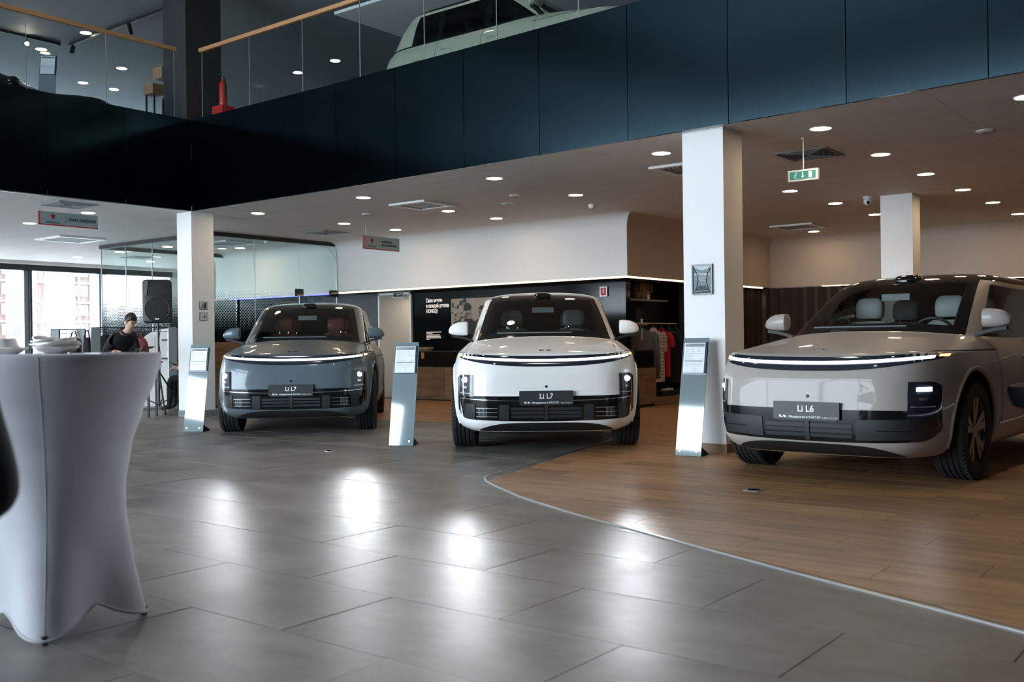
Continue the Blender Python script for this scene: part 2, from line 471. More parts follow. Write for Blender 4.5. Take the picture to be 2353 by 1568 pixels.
for k, (d, x0, y0) in enumerate(cand):
    if d < 900 and k < 290:
        o = bpy.data.objects.new('tile', tile_me); COL.objects.link(o); o.location = (x0, y0, 0); o.rotation_euler = (random.uniform(-.0009, .0009), random.uniform(-.0014, .0014), 0); o.parent = floor
    else: rest.box(x0+g, x0+TX-g, y0+g, y0+TY-g, -.012, 0)
tag(rest.build('tile_field', 'grey_stone_tile', floor), kind='stuff')
PW, PL = .2975, 1.215
plank_n = 0
rest = MB()
def planks(xa, xb, ya, yb, clip, limit=True):
    global plank_n
    i0 = int((xa-6.42)/PW)-1
    i = i0
    while 6.42+PW*i < xb:
        x0 = 6.42+PW*i
        off = (2.755-(i % 3)*.405) if True else 0
        j = int((ya-off)/PL)-1
        while off+PL*j < yb:
            y0 = off+PL*j; j += 1
            p = [(x0+.0015, y0+.0015), (x0+PW-.0015, y0+.0015), (x0+PW-.0015, y0+PL-.0015), (x0+.0015, y0+PL-.0015)]
            p = clip_poly(p, clip)
            if len(p) < 3 or area(p) < .002: continue
            cx = sum(q[0] for q in p)/len(p); cy = sum(q[1] for q in p)/len(p)
            vis = in_view([(x, y, 0) for x, y in p], 0)
            if limit and vis and plank_n < 290:
                plank_n += 1
                mb = MB().prism([(x-cx, y-cy) for x, y in p], -.012, .0045)
                o = mb.build('plank', 'oak_plank', floor); o.location = (cx, cy, 0)
            else: rest.prism(p, -.012, .0045)
        i += 1
planks(3.4, 10.3, -1, 6.3, wood_clip)
planks(10.3, 14.0, -1, 15.4, [(10.3, -1), (14.0, -1), (14.0, 15.4), (10.3, 15.4)])
planks(14.0, 19.6, -4, 8.4, [(14.0, -4), (19.6, -4), (19.6, 8.4), (14.0, 8.4)], False)
tag(rest.build('plank_field', 'oak_plank', floor), kind='stuff')
edge = [(10.30, 6.235), (9.624, 6.045), (8.618, 5.785), (7.524, 5.53), (6.723, 5.345), (6.40, 5.258), (6.30, 5.215), (6.232, 5.163), (6.126, 5.065), (5.978, 4.858), (5.648, 4.35), (5.345, 3.758), (5.138, 3.29), (5.02, 2.985), (4.83, 2.54), (4.69, 2.205), (4.53, 1.815), (4.39, 1.465), (4.26, 1.125), (4.13, .80), (3.8, -.1), (3.5, -1)]
mb = MB(); pv = []
for i, p in enumerate(edge):
    a = Vector(edge[max(0, i-1)]); b = Vector(edge[min(len(edge)-1, i+1)]); d = (b-a).normalized(); n = Vector((d.y, -d.x))
    pv.append((Vector(p)+n*.009, Vector(p)-n*.006))
mb.loft([[(a.x, a.y, -.01), (a.x, a.y, .0055), (b.x, b.y, .0075), (b.x, b.y, -.01)] for a, b in pv])
struct('trim_1', mb, 'alu', None, 'thin metal strip along the curved edge between tile and oak')

# ---- ceiling under the gallery, gallery floor, upper ceilings
poly = [(x, y) for x, y in FAS] + [(8.2, -4.2), (19.8, -4.2), (19.8, 24.8), (-6.3, 24.8), (-6.3, 13.26)]
poly = [(x+.07 if y < 13.2 else x, y+(.06 if x < 9.03 and abs(y-13.26) < .01 else 0)) for x, y in poly]
poly = poly[::-1]
if sum(poly[i-1][0]*poly[i][1]-poly[i][0]*poly[i-1][1] for i in range(len(poly))) < 0: poly = poly[::-1]
def ceil_mat():
    m = MATS['ceiling_white']; nt = m.node_tree; b = nt.nodes['Principled BSDF']
    src = b.inputs['Base Color'].links[0].from_socket
    geo = nt.nodes.new('ShaderNodeNewGeometry'); br = nt.nodes.new('ShaderNodeTexBrick')
    br.inputs['Scale'].default_value = 1.; br.inputs['Brick Width'].default_value = 2.4; br.inputs['Row Height'].default_value = 1.2; br.inputs['Mortar Size'].default_value = .004
    br.inputs['Color1'].default_value = br.inputs['Color2'].default_value = (1, 1, 1, 1); br.inputs['Mortar'].default_value = (.72, .72, .72, 1)
    nt.links.new(geo.outputs['Position'], br.inputs[0])
    mx = nt.nodes.new('ShaderNodeMix'); mx.data_type = 'RGBA'; mx.blend_type = 'MULTIPLY'; mx.inputs[0].default_value = 1
    nt.links.new(src, mx.inputs[6]); nt.links.new(br.outputs[0], mx.inputs[7]); nt.links.new(mx.outputs[2], b.inputs['Base Color'])
ceil_mat()
struct('ceiling', MB().prism(poly, ZC, ZC+.06), 'ceiling_white', None, 'pale plasterboard ceiling under the gallery with rows of downlights')
struct('floor_gallery', MB().prism(poly, ZF-.25, ZF), 'dark_floor', None, 'dark floor slab of the upper gallery')
struct('ceiling_gallery', MB().prism(poly, ZU, ZU+.1), 'dark_ceiling', None, 'dark painted ceiling above the gallery')
struct('ceiling_atrium', MB().box(-6.3, 9.2, -4.2, 13.4, 8.3, 8.45), 'dark_ceiling', None, 'dark high ceiling over the open hall')
mb = MB()
for (x0, y0), (x1, y1) in zip(FAS, FAS[1:]): mb.bar((x0, y0, 7.65), (x1, y1, 7.65), .1, 1.3)
mb.bar((9.03, 13.26, 7.65), (-6.3, 13.26, 7.65), .1, 1.3)
struct('wall_upper_edge', mb, 'dark_clad', None, 'dark bulkhead above the gallery opening')

# ---- black gallery edge made of panels
fas_root = struct_root('wall_gallery_edge', 'black satin panel edge of the gallery running around the hall')
seams = [13.26, 12.19, 11.06, 9.95, 8.82, 7.65, 6.51, 5.34, 4.19, 3.04, 1.87, .7, -.5, -1.7, -2.9, -3.9]
for a, b in zip(seams, seams[1:]):
    A = Vector((fas_x(a), a, 0)); B = Vector((fas_x(b), b, 0)); d = (B-A).normalized()
    A += d*.004; B -= d*.004; n = Vector((d.y, -d.x, 0)); n = n if n.x > 0 else -n
    vs = []
    for z in (ZC-.01, ZT): vs += [(A.x, A.y, z), (B.x, B.y, z), (B.x+n.x*.03, B.y+n.y*.03, z), (A.x+n.x*.03, A.y+n.y*.03, z)]
    MB().add(vs, [(0, 3, 2, 1), (4, 5, 6, 7), (0, 1, 5, 4), (1, 2, 6, 5), (2, 3, 7, 6), (3, 0, 4, 7)]).build('panel', 'black_panel', fas_root)
xs = [9.03, 7.93, 6.78, 5.63, 4.48, 3.33, 2.18, 1.03, -.12, -1.3, -2.4, -3.6, -4.8, -6.2]
for a, b in zip(xs, xs[1:]): MB().box(b+.004, a-.004, 13.26, 13.29, ZC-.01, ZT).build('panel', 'black_panel', fas_root)
mb = MB()
for (x0, y0), (x1, y1) in zip(FAS, FAS[1:]): mb.bar((x0+.06, y0, (ZC+ZT)/2), (x1+.06, y1, (ZC+ZT)/2), .05, ZT-ZC-.04)
mb.box(-6.3, 9.03, 13.30, 13.34, ZC+.02, ZT-.02)
mb.build('backing', 'black_matt', fas_root)
# light metal bead under the left edge
MB().box(-6.2, 8.82, 13.245, 13.26, ZC-.022, ZC-.008).build('bead', 'alu', fas_root)

# ---- pillars
def pillar(n, x0, x1, y0, y1, label, base='oak_panel'):
    o = MB().box(x0, x1, y0, y1, .0, ZC).build(n, 'pillar_white'); tag(o, label, 'pillar')
    if base:
        mb = MB(); t = .008
        mb.box(x0-t, x1+t, y0-t, y0, .005, .095); mb.box(x0-t, x0, y0, y1+t, .005, .095); mb.box(x1, x1+t, y0, y1+t, .005, .095)
        mb.build('skirting', base, o)
    return o
pillar('pillar', 8.87, 9.29, 4.31, 4.75, 'square white pillar with framed certificate beside the greige car')
pillar('pillar', 9.07, 9.47, 13.34, 13.72, 'square white pillar with exit pictograms beside the loudspeaker', 'grey_frame')
pillar('pillar', 14.80, 15.17, 4.25, 4.70, 'square white pillar standing far back behind the greige car')
o = MB().box(8.98, 9.62, 13.30, 13.9, ZF, ZU).build('pillar', 'dark_clad'); tag(o, 'dark clad pillar on the upper gallery beside the red fire extinguisher', 'pillar')

# ---- outer walls
struct('wall_right', MB().box(-6.3, 19.9, -4.4, -4.2, 0, 8.4), 'dark_clad', None, 'dark end wall of the hall')
struct('wall_back', MB().box(19.7, 19.9, -4.2, 24.8, 0, ZU), 'white_paint', None, 'back wall of the building')
mb = MB()
mb.box(-6.35, -6.05, -4.2, 24.8, -.1, .1); mb.box(-6.35, -6.05, -4.2, 24.8, 4.35, 4.8); mb.box(-6.35, -6.05, -4.2, 24.8, 6.1, 8.4)
mb.box(-6.35, -6.05, -4.2, 5.25, .1, 6.1); mb.box(-6.35, -6.05, 23.1, 24.8, .1, 6.1)
struct('wall_front', mb, 'dark_clad', None, 'glazed front wall behind the viewer')
for n, (z0, z1) in enumerate(((.1, 4.35), (4.8, 6.1))):
    w = struct_root('window_%d' % (n+2), 'row of tall showroom windows in the front wall')
    mb = MB()
    for k in range(10):
        y = 5.25+1.9833*k; mb.box(-6.25, -6.12, y-.035, y+.035, z0, z1)
    mb.box(-6.25, -6.12, 5.25, 23.1, z0, z0+.06); mb.box(-6.25, -6.12, 5.25, 23.1, z1-.06, z1)
    mb.build('window_frame', 'alu', w)
    for k in range(9): MB().box(-6.19, -6.18, 5.25+1.9833*k+.035, 5.25+1.9833*(k+1)-.035, z0+.06, z1-.06).build('pane', 'window_glass', w)
# far window wall
mb = MB(); mb.box(-6.3, 6.0, 24.5, 24.75, 0, ZU); mb.box(15.95, 19.9, 24.5, 24.75, 0, ZU); mb.box(6.0, 15.95, 24.5, 24.75, 3.0, 4.6); mb.box(6.0, 15.95, 24.5, 24.75, 6.6, ZU); mb.box(6.0, 15.95, 24.5, 24.75, 0, .12)
struct('wall_far', mb, 'white_paint', None, 'far wall with the window row')
struct('trim_2', MB().box(5.5, 15.95, 24.36, 24.5, 2.99, 3.22), 'black_matt', None, 'black roller blind box above the far windows')
struct('trim_3', MB().box(5.5, 19.6, 23.9, 24.5, 3.23-.06, ZC+.02).box(5.5, 19.6, 23.86, 23.92, 3.10, ZC), 'ceiling_white', None, 'stepped plaster cornice before the far windows')
w = struct_root('window_1', 'row of large windows in the far wall looking onto the apartment block')
for x in (8.02, 9.99, 11.98, 13.94): MB().box(x-.075, x+.075, 24.50, 24.62, .12, 3.0).build('mullion', 'grey_frame', w)
for x in (8.02, 9.99, 11.98, 13.94): MB().box(x+.03, x+.08, 24.40, 24.50, .12, 3.0).build('mullion_cap', 'black_matt', w)
xx = [6.0, 7.945, 8.095, 9.915, 10.065, 11.905, 12.055, 13.865, 14.015, 15.95]
for a, b in zip(xx[::2], xx[1::2]): MB().box(a, b, 24.56, 24.57, .12, 3.0).build('pane', 'window_glass', w)

w = struct_root('window_4', 'row of unseen windows added in the far wall to brighten the gallery ceiling')  # unseen window band, added so that daylight reaches the gallery ceiling
for x in (8.02, 9.99, 11.98, 13.94): MB().box(x-.05, x+.05, 24.52, 24.62, 4.6, 6.6).build('mullion', 'grey_frame', w)
xx = [6.0, 7.97, 8.07, 9.94, 10.04, 11.93, 12.03, 13.89, 13.99, 15.95]
for a, b in zip(xx[::2], xx[1::2]): MB().box(a, b, 24.56, 24.57, 4.6, 6.6).build('pane', 'window_glass', w)

# ---- bulkhead over the brand wall, with rounded top and light strip
def bulk(name, label, p0, p1, nrm, z0, curve=.22, m0=0, m1=0):
    """wall band from p0 to p1 facing nrm, bottom z0, meeting the ceiling in a cove"""
    prof = [(0, z0), (0, ZC-curve)]
    for k in range(1, 9):
        t = k/8*PI/2; prof.append((curve*(1-math.cos(t)), ZC-curve+curve*math.sin(t)))
    prof += [(-.35, ZC), (-.35, z0)]
    rings = []
    dv = (Vector(p1)-Vector(p0)).normalized()
    for p, s in ((p0, -m0), (p1, m1)): rings.append([(p[0]+nrm[0]*d+dv.x*s*d, p[1]+nrm[1]*d+dv.y*s*d, z) for d, z in prof])
    return struct(name, MB().loft(rings), 'bulkhead_lamplit_tone' if 'beige' in label else 'bulkhead_white', None, label, True)
ZB = 2.16
bulk('wall_bulkhead_center', 'white bulkhead above the dark brand wall', (13.95, 8.5), (13.95, 15.44), (-1, 0), ZB, m0=1)
bulk('wall_bulkhead_office', 'white bulkhead continuing inside the glass office', (13.97, 15.47), (13.97, 19.6), (-1, 0), ZB)
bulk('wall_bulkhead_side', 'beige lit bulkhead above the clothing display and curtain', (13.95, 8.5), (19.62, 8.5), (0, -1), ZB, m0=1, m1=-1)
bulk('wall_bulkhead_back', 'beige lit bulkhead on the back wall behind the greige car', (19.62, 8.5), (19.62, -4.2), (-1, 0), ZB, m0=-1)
struct('trim_4', MB().box(13.948, 13.978, 8.498, 15.40, ZB-.024, ZB-.001).box(13.978, 19.25, 8.498, 8.528, ZB-.024, ZB-.001), 'led_warm', None, 'warm light strip under the edge of the white bulkhead')
struct('trim_5', MB().box(13.955, 13.98, 15.50, 19.1, ZB-.035, ZB-.012), 'led_blue', None, 'blue light strip under the bulkhead inside the glass office')
struct('trim_6', MB().box(19.618, 19.648, -4.2, 7.4, ZB-.024, ZB-.001), 'led_warm', None, 'warm light strip under the bulkhead on the back wall')
struct('wall_brand', MB().box(14.55, 14.7, 8.9, 13.93, 0, 2.3), 'black_wall', None, 'glossy black brand wall under the white bulkhead')
struct('wall_brand_office', MB().box(14.55, 14.7, 14.80, 19.6, 0, 2.3), 'black_matt', None, 'glossy black wall left of the doorway')
struct('trim_9', MB().box(14.55, 14.7, 13.93, 14.80, 2.13, 2.3), 'black_matt', None, 'black lintel over the doorway')
struct('ceiling_brand', MB().box(13.98, 14.56, 8.9, 15.4, 2.135, 2.158), 'black_matt', None, 'black soffit under the white bulkhead')
struct('wall_corridor', MB().box(14.7, 16.6, 13.78, 13.93, 0, 2.3).box(14.7, 16.6, 14.80, 14.95, 0, 2.3).box(16.5, 16.6, 13.93, 14.8, 0, 2.3).box(14.7, 16.6, 13.8, 14.9, 2.1, 2.25), 'white_paint', None, 'white corridor seen through the doorway in the brand wall')
struct('wall_display', MB().box(14.72, 19.6, 9.36, 9.5, 0, 2.3), 'black_matt', None, 'black recess wall behind the clothing display')
struct('ceiling_display', MB().box(14.0, 19.6, 8.53, 9.4, 2.135, 2.158), 'black_matt', None, 'black soffit over the clothing display')
struct('wall_office', MB().box(14.55, 19.6, 19.5, 19.65, 0, ZC), 'white_paint', None, 'white wall behind the glass office')

# ---- curtains under the bulkhead at the back
def curtain(name, label, p0, p1, amp, folds, group=None):
    mb = MB(); n = folds*8; d = Vector(p1)-Vector(p0); L = d.length; d.normalize(); nn = Vector((-d.y, d.x))
    rows = []
    for z in (.02, 1.1, 2.14):
        rows.append([])
        for i in range(n+1):
            t = i/n; a = amp*math.sin(2*PI*folds*t)+amp*.4*math.sin(2*PI*folds*t*.37+1); q = Vector(p0)+d*L*t+nn*a; rows[-1].append((q.x, q.y, z))
        for i in range(n, -1, -1):
            x, y, z_ = rows[-1][i]; rows[-1].append((x+nn.x*.01, y+nn.y*.01, z_))
    mb.loft(rows)
    return tag(mb.build(name, 'curtain', None, True), label, 'curtain', group)
curtain('curtain', 'dark brown curtain hanging in the corner behind the greige car', (18.2, 8.66), (19.5, 8.66), .05, 8)
curtain('curtain', 'dark brown curtain along the back wall behind the greige car', (19.48, 8.55), (19.48, -3.5), .05, 50)
struct('wall_niche', MB().box(16.6, 18.2, 8.9, 9.0, 0, 2.15), 'black_matt', None, 'black niche beside the curtain')
# ================================================================== CARS
# rings: (front x, front z, side half width, side z, rear x, rear z, front squareness, crown at front)
RINGS = [
 (.780, .215, .860, .215, -3.93, .25, 5.6, .00),
 (.850, .255, .930, .255, -4.00, .30, 5.6, .00),
 (.900, .315, .968, .34, -4.06, .38, 5.6, .00),
 (.925, .42, .985, .47, -4.10, .50, 5.6, .00),
 (.932, .55, .992, .60, -4.12, .62, 5.6, .00),
 (.928, .68, .992, .72, -4.115, .72, 5.6, .00),
 (.915, .79, .986, .81, -4.10, .80, 5.6, -.01),
 (.892, .865, .975, .88, -4.08, .87, 5.6, -.03),
 (.862, .925, .962, .93, -4.06, .95, 5.6, -.04),
 (.825, .972, .948, .975, -4.04, 1.0, 5.6, -.035),
 (.760, 1.000, .932, 1.01, -4.03, 1.03, 5.4, -.01),
 (.600, 1.036, .912, 1.04, -4.02, 1.06, 5.2, .02),
 (.330, 1.085, .893, 1.065, -4.0, 1.08, 5.0, .04),
 (.060, 1.125, .880, 1.08, -3.98, 1.1, 5.0, .045),
 (-.180, 1.153, .872, 1.09, -3.97, 1.11, 5.0, .045),
 (-.290, 1.165, .868, 1.095, -3.96, 1.12, 5.0, .045),
 (-.560, 1.315, .826, 1.235, -3.88, 1.25, 5.0, .036),
 (-.860, 1.465, .782, 1.388, -3.78, 1.40, 5.2, .030),
 (-1.12, 1.582, .742, 1.520, -3.66, 1.52, 5.2, .025),
 (-1.27, 1.632, .718, 1.588, -3.55, 1.60, 5.2, .020),
 (-1.50, 1.676, .678, 1.642, -3.35, 1.66, 5.0, .018),
 (-1.85, 1.712, .560, 1.690, -3.0, 1.70, 4.5, .012),
 (-2.15, 1.730, .34, 1.722, -2.6, 1.725, 3.5, .0),
]
SUB = 4
def cr_interp(P, t):
    i = min(int(t), len(P)-2); f = t-i
    p0, p1, p2, p3 = P[max(i-1, 0)], P[i], P[i+1], P[min(i+2, len(P)-1)]
    return [.5*((2*b)+(c-a)*f+(2*a-5*b+4*c-d)*f*f+(3*b-a-3*c+d)*f**3) for a, b, c, d in zip(p0, p1, p2, p3)]
NFC, NSC = 20, 26
VC = .905
def sse(x): x = min(max(x, 0), 1); return x*x*(3-2*x)
def ring_half(t):
    xf_, zf, ys, zs, xr, zr, n, crn = cr_interp(RINGS, t)
    low = sse((t-13)/6.)
    xc = -1.75+(-2.35+1.75)*low
    if t > 20: xc = (xf_+xr)/2*sse((t-20)/2)+xc*(1-sse((t-20)/2))
    pts = []
    a = xf_-xc; ar = xc-xr; nr = 5.5
    def pt(v, w, front):
        y = ys*v
        x = xc+a*w if front else xc-ar*w
        ze = zf if front else zr
        z = zs+(ze-zs)*(w**3)
        if front: z -= crn*(v*v)*(w**4)
        return [x, y, z]
    for i in range(NFC):
        v = VC*i/NFC; pts.append(pt(v, (1-v**n)**(1/n), True))
    wc = (1-VC**n)**(1/n)
    for i in range(NSC):
        w = wc*(1-i/NSC); pts.append(pt((1-w**n)**(1/n), w, True))
    wr = (1-VC**nr)**(1/nr)
    for i in range(NSC+1):
        w = wr*i/NSC; pts.append(pt((1-w**nr)**(1/nr), w, False))
    for i in range(1, NFC+1):
        v = VC*(1-i/NFC); pts.append(pt(v, (1-v**nr)**(1/nr), False))
    # sculpted nose panel: shallow recess between the light band and the lower grille
    if 3.0 < t < 7.2:
        for p in pts:
            if p[0] > .3:
                ay = abs(p[1]); hw = .50+(.66-p[2])*.45
                m = sse((p[2]-.58)/.03)*sse((.785-p[2])/.05)*sse((hw-ay)/.09+.5)
                p[0] -= .006*m
                mm = sse((p[2]-.58)/.03)*sse((.81-p[2])/.04)*sse((ay-.62)/.08)*sse((.90-ay)/.05)
                p[0] -= .006*mm
    return pts
NR = (len(RINGS)-1)*SUB+1
def ring_full(t):
    h = ring_half(t)
    return h+[[p[0], -p[1], p[2]] for p in h[-2:0:-1]]
CAR_R = [ring_full(k/SUB) for k in range(NR)]
NCOL = len(CAR_R[0]); NH = NFC+NSC+NSC+1+NFC
body_mb = MB()
vs = [p for r in CAR_R for p in r]; fs = []; fm = []
def face_kind(k, c):
    """material of the quad between ring k,k+1 and column c,c+1"""
    t = (k+.5)/SUB
    cc = c if c < NH-1 else NCOL-1-c
    fr = (cc+.5)
    front = fr < NFC-1
    if t > 15 and t < 19:
        if front:
            if 15.0 < t < 18.75:
                if t < 15.5 or t > 18.25 or fr > NFC-2.6: return 4
                return 2
            return 1
        if fr < NFC+2: return 0                       # A-pillar
        if t < 15.3: return 4
        rear = NH-NFC-1
        if fr > rear+1: return 4 if t > 15.6 and t < 18.6 else 0
        if t < 18.6:
            x = vs[k*NCOL+(c if c < NH else c)][0]
            if fr > NFC+2*NSC-6: return 0             # rear pillar
            if abs(x+1.62) < .06 or abs(x+2.66) < .05: return 4
            return 3
        return 0
    if t >= 19:
        if t < 19.35 and not front: return 0
        return 1
    return 0
for k in range(NR-1):
    for c in range(NCOL):
        d = (c+1) % NCOL
        fs.append((k*NCOL+c, k*NCOL+d, (k+1)*NCOL+d, (k+1)*NCOL+c)); fm.append(face_kind(k, c))
vs += [[-1.6, 0, .2], [-2.35, 0, 1.732]]
for c in range(NCOL):
    d = (c+1) % NCOL
    fs.append((len(vs)-2, d, c)); fm.append(5)
    fs.append((len(vs)-1, (NR-1)*NCOL+c, (NR-1)*NCOL+d)); fm.append(1)
CAR_BVH = BVHTree.FromPolygons([Vector(v) for v in vs], fs)
def front_x(y, z):
    h = CAR_BVH.ray_cast(Vector((3, y, z)), Vector((-1, 0, 0)))
    return h[0].x if h[0] else .6
def top_z(x, y):
    h = CAR_BVH.ray_cast(Vector((x, y, 4)), Vector((0, 0, -1)))
    return h[0].z if h[0] else 1.
def side_y(x, z, s=1):
    h = CAR_BVH.ray_cast(Vector((x, 3*s, z)), Vector((0, -s, 0)))
    return h[0].y if h[0] else .98*s
WB = 3.005; WR = .385
def make_body_parts():
    me = bpy.data.meshes.new('b'); me.from_pydata(vs, [], fs)
    for i in range(6): me.materials.append(MATS['black_matt'])
    me.polygons.foreach_set('material_index', fm)
    bm = bmesh.new(); bm.from_mesh(me); bmesh.ops.recalc_face_normals(bm, faces=bm.faces); bm.to_mesh(me); bm.free()
    bo = bpy.data.objects.new('b', me); COL.objects.link(bo)
    cm = MB()
    for x in (0, -WB):
        for s in (-1, 1): cm.lathe([(.455, .60), (.455, 1.3)] if s > 0 else [(.455, -1.3), (.455, -.60)], 40, (x, 0, WR+.015), 'y')
    cme = cm.mesh('c')
    for i in range(6): cme.materials.append(MATS['black_matt'])
    bm = bmesh.new(); bm.from_mesh(cme); bmesh.ops.recalc_face_normals(bm, faces=bm.faces); bm.to_mesh(cme); bm.free()
    cme.polygons.foreach_set('material_index', [5]*len(cme.polygons))
    co = bpy.data.objects.new('c', cme); COL.objects.link(co)
    md = bo.modifiers.new('x', 'BOOLEAN'); md.operation = 'DIFFERENCE'; md.object = co; md.solver = 'EXACT'; md.material_mode = 'INDEX'
    dg = bpy.context.evaluated_depsgraph_get()
    res = bpy.data.meshes.new_from_object(bo.evaluated_get(dg))
    bpy.data.objects.remove(bo); bpy.data.objects.remove(co)
    out = {}
    V = [v.co.copy() for v in res.vertices]
    for i in range(6):
        pol = [p for p in res.polygons if p.material_index == i]
        ids = sorted({v for p in pol for v in p.vertices}); mp = {v: k for k, v in enumerate(ids)}
        m = bpy.data.meshes.new('part%d' % i); m.from_pydata([V[v] for v in ids], [], [tuple(mp[v] for v in p.vertices) for p in pol]); m.validate()
        m.polygons.foreach_set('use_smooth', [True]*len(m.polygons)); m.set_sharp_from_angle(angle=math.radians(38))
        out[i] = m
    return out
BODY = make_body_parts()
def islands(me):
    par = list(range(len(me.vertices)))
    def find(a):
        while par[a] != a: par[a] = par[par[a]]; a = par[a]
        return a
    for p in me.polygons:
        for v in p.vertices[1:]: par[find(v)] = find(p.vertices[0])
    gr = {}
    for p in me.polygons: gr.setdefault(find(p.vertices[0]), []).append(p)
    out = []
    for pol in gr.values():
        ids = sorted({v for p in pol for v in p.vertices}); mp = {v: k for k, v in enumerate(ids)}
        m = bpy.data.meshes.new('pane'); m.from_pydata([me.vertices[v].co.copy() for v in ids], [], [tuple(mp[v] for v in p.vertices) for p in pol])
        m.polygons.foreach_set('use_smooth', [True]*len(m.polygons)); out.append(m)
    return out
SIDE_PANES = islands(BODY[3])
def lining():
    """dark inner skin of roof and pillars"""
    mb = MB()
    k0 = int(15.2*SUB)
    rings = []
    for k in range(k0, NR, 2):
        r = CAR_R[k]; sc = .965
        rings.append([(-1.9+(p[0]+1.9)*.975, p[1]*.955, p[2]-.03) for p in r])
    fs2 = []; n = NCOL
    for i in range(len(rings)-1):
        k = k0+i*2
        for c in range(n):
            if face_kind(k, c) in (2, 3) or face_kind(min(k+1, NR-2), c) in (2, 3): continue
            fs2.append((i*n+c, i*n+(c+1) % n, (i+1)*n+(c+1) % n, (i+1)*n+c))
    mb.add([p for r in rings for p in r], fs2)
    return mb.mesh('headliner')
LINING = lining()
LINING.materials.append(MATS['interior_black'])

def front_patch(y0, y1, zb, zt, off, ny=24, nz=4, thick=.02):
    """a panel that follows the nose of the car: y range, bottom and top edge as functions of y"""
    A = []; B = []
    for j in range(nz+1):
        ra = []; rb = []
        for i in range(ny+1):
            y = y0+(y1-y0)*i/ny; z = zb(y)+(zt(y)-zb(y))*j/nz; x = front_x(y, z)
            ra.append((x+off, y, z)); rb.append((x+off-thick, y, z))
        A.append(ra); B.append(rb)
    n = ny+1; vs_ = [p for r in A for p in r]+[p for r in B for p in r]; o = (nz+1)*n; f = []
    for j in range(nz):
        for i in range(ny):
            f.append((j*n+i, j*n+i+1, (j+1)*n+i+1, (j+1)*n+i)); f.append((o+j*n+i, o+(j+1)*n+i, o+(j+1)*n+i+1, o+j*n+i+1))
    for i in range(ny):
        f.append((i, o+i, o+i+1, i+1)); f.append((nz*n+i, nz*n+i+1, o+nz*n+i+1, o+nz*n+i))
    for j in range(nz):
        f.append((j*n, (j+1)*n, o+(j+1)*n, o+j*n)); f.append((j*n+ny, o+j*n+ny, o+(j+1)*n+ny, (j+1)*n+ny))
    return MB().add(vs_, f)
def K(c): return lambda y: c

def wheel_meshes():
    w = .262
    prof = [(.262, -w/2+.012), (.30, -w/2), (.355, -w/2+.004), (.377, -w/2+.022), (.385, -w/2+.05)]
    for g0 in (-.055, -.012, .03, .07):
        prof += [(.385, g0-.008), (.377, g0-.006), (.377, g0+.006), (.385, g0+.008)]
    prof += [(.385, w/2-.05), (.377, w/2-.022), (.355, w/2-.004), (.30, w/2), (.262, w/2-.012), (.25, w/2-.03), (.25, -w/2+.03), (.262, -w/2+.012)]
    ty = MB().lathe(prof, 48, (0, 0, 0), 'y', False)
    tread = MB()
    for k in range(60):
        t = 2*PI*k/60
        for sgn in (-1, 1):
            p = Vector((math.cos(t)*.3838, sgn*.098, math.sin(t)*.3838)); q = Vector((math.cos(t+.04)*.374, sgn*.119, math.sin(t+.04)*.374))
            tread.bar(p, q, .016, .006)
    rim = MB().lathe([(.262, -.09), (.268, .095), (.262, .108), (.248, .108), (.244, .095), (.24, -.08)], 48, (0, 0, 0), 'y', False)
    for k in range(5):
        a = 2*PI*k/5+.3
        for da in (-.19, .19):
            r0, r1 = .05, .248
            p = Vector((math.cos(a+da*.7)*r0, .085, math.sin(a+da*.7)*r0)); q = Vector((math.cos(a+da)*r1, .098, math.sin(a+da)*r1))
            d = (q-p).normalized(); s_ = d.cross(Vector((0, 1, 0)))
            vs_ = []
            for pp, ww in ((p, .022), (q, .030)):
                for sx, sy in ((-1, -1), (1, -1), (1, 1), (-1, 1)): vs_.append(pp+s_*sx*ww+Vector((0, 1, 0))*sy*.012)
            rim.add(vs_, [(3, 2, 1, 0), (4, 5, 6, 7), (0, 1, 5, 4), (1, 2, 6, 5), (2, 3, 7, 6), (3, 0, 4, 7)])
    rim.lathe([(.06, .06), (.06, .096), (.045, .104)], 20, (0, 0, 0), 'y')
    bl = MB()
    for k in range(5):
        a = 2*PI*k/5+.3+PI/5
        r0, r1 = .07, .246; da = .34
        ps = [(math.cos(a-.15)*r0, .078, math.sin(a-.15)*r0), (math.cos(a-da)*r1, .088, math.sin(a-da)*r1), (math.cos(a+da)*r1, .088, math.sin(a+da)*r1), (math.cos(a+.15)*r0, .078, math.sin(a+.15)*r0)]
        bl.add(ps+[(x, y-.012, z) for x, y, z in ps], [(0, 1, 2, 3), (7, 6, 5, 4), (0, 4, 5, 1), (1, 5, 6, 2), (2, 6, 7, 3), (3, 7, 4, 0)])
    disc = MB().lathe([(.19, -.01), (.19, .012)], 32, (0, 0, 0), 'y')
    out = {}
    for n, m, mt in (('wheel', ty, 'tyre'), ('tread', tread, 'tyre'), ('rim', rim, 'rim'), ('rim_insert', bl, 'rim_dark'), ('brake_disc', disc, 'alu')):
        me = m.mesh(n); me.materials.append(MATS[mt])
        if n in ('wheel',): me.polygons.foreach_set('use_smooth', [True]*len(me.polygons)); me.set_sharp_from_angle(angle=math.radians(30))
        out[n] = me
    return out
WHEEL = wheel_meshes()

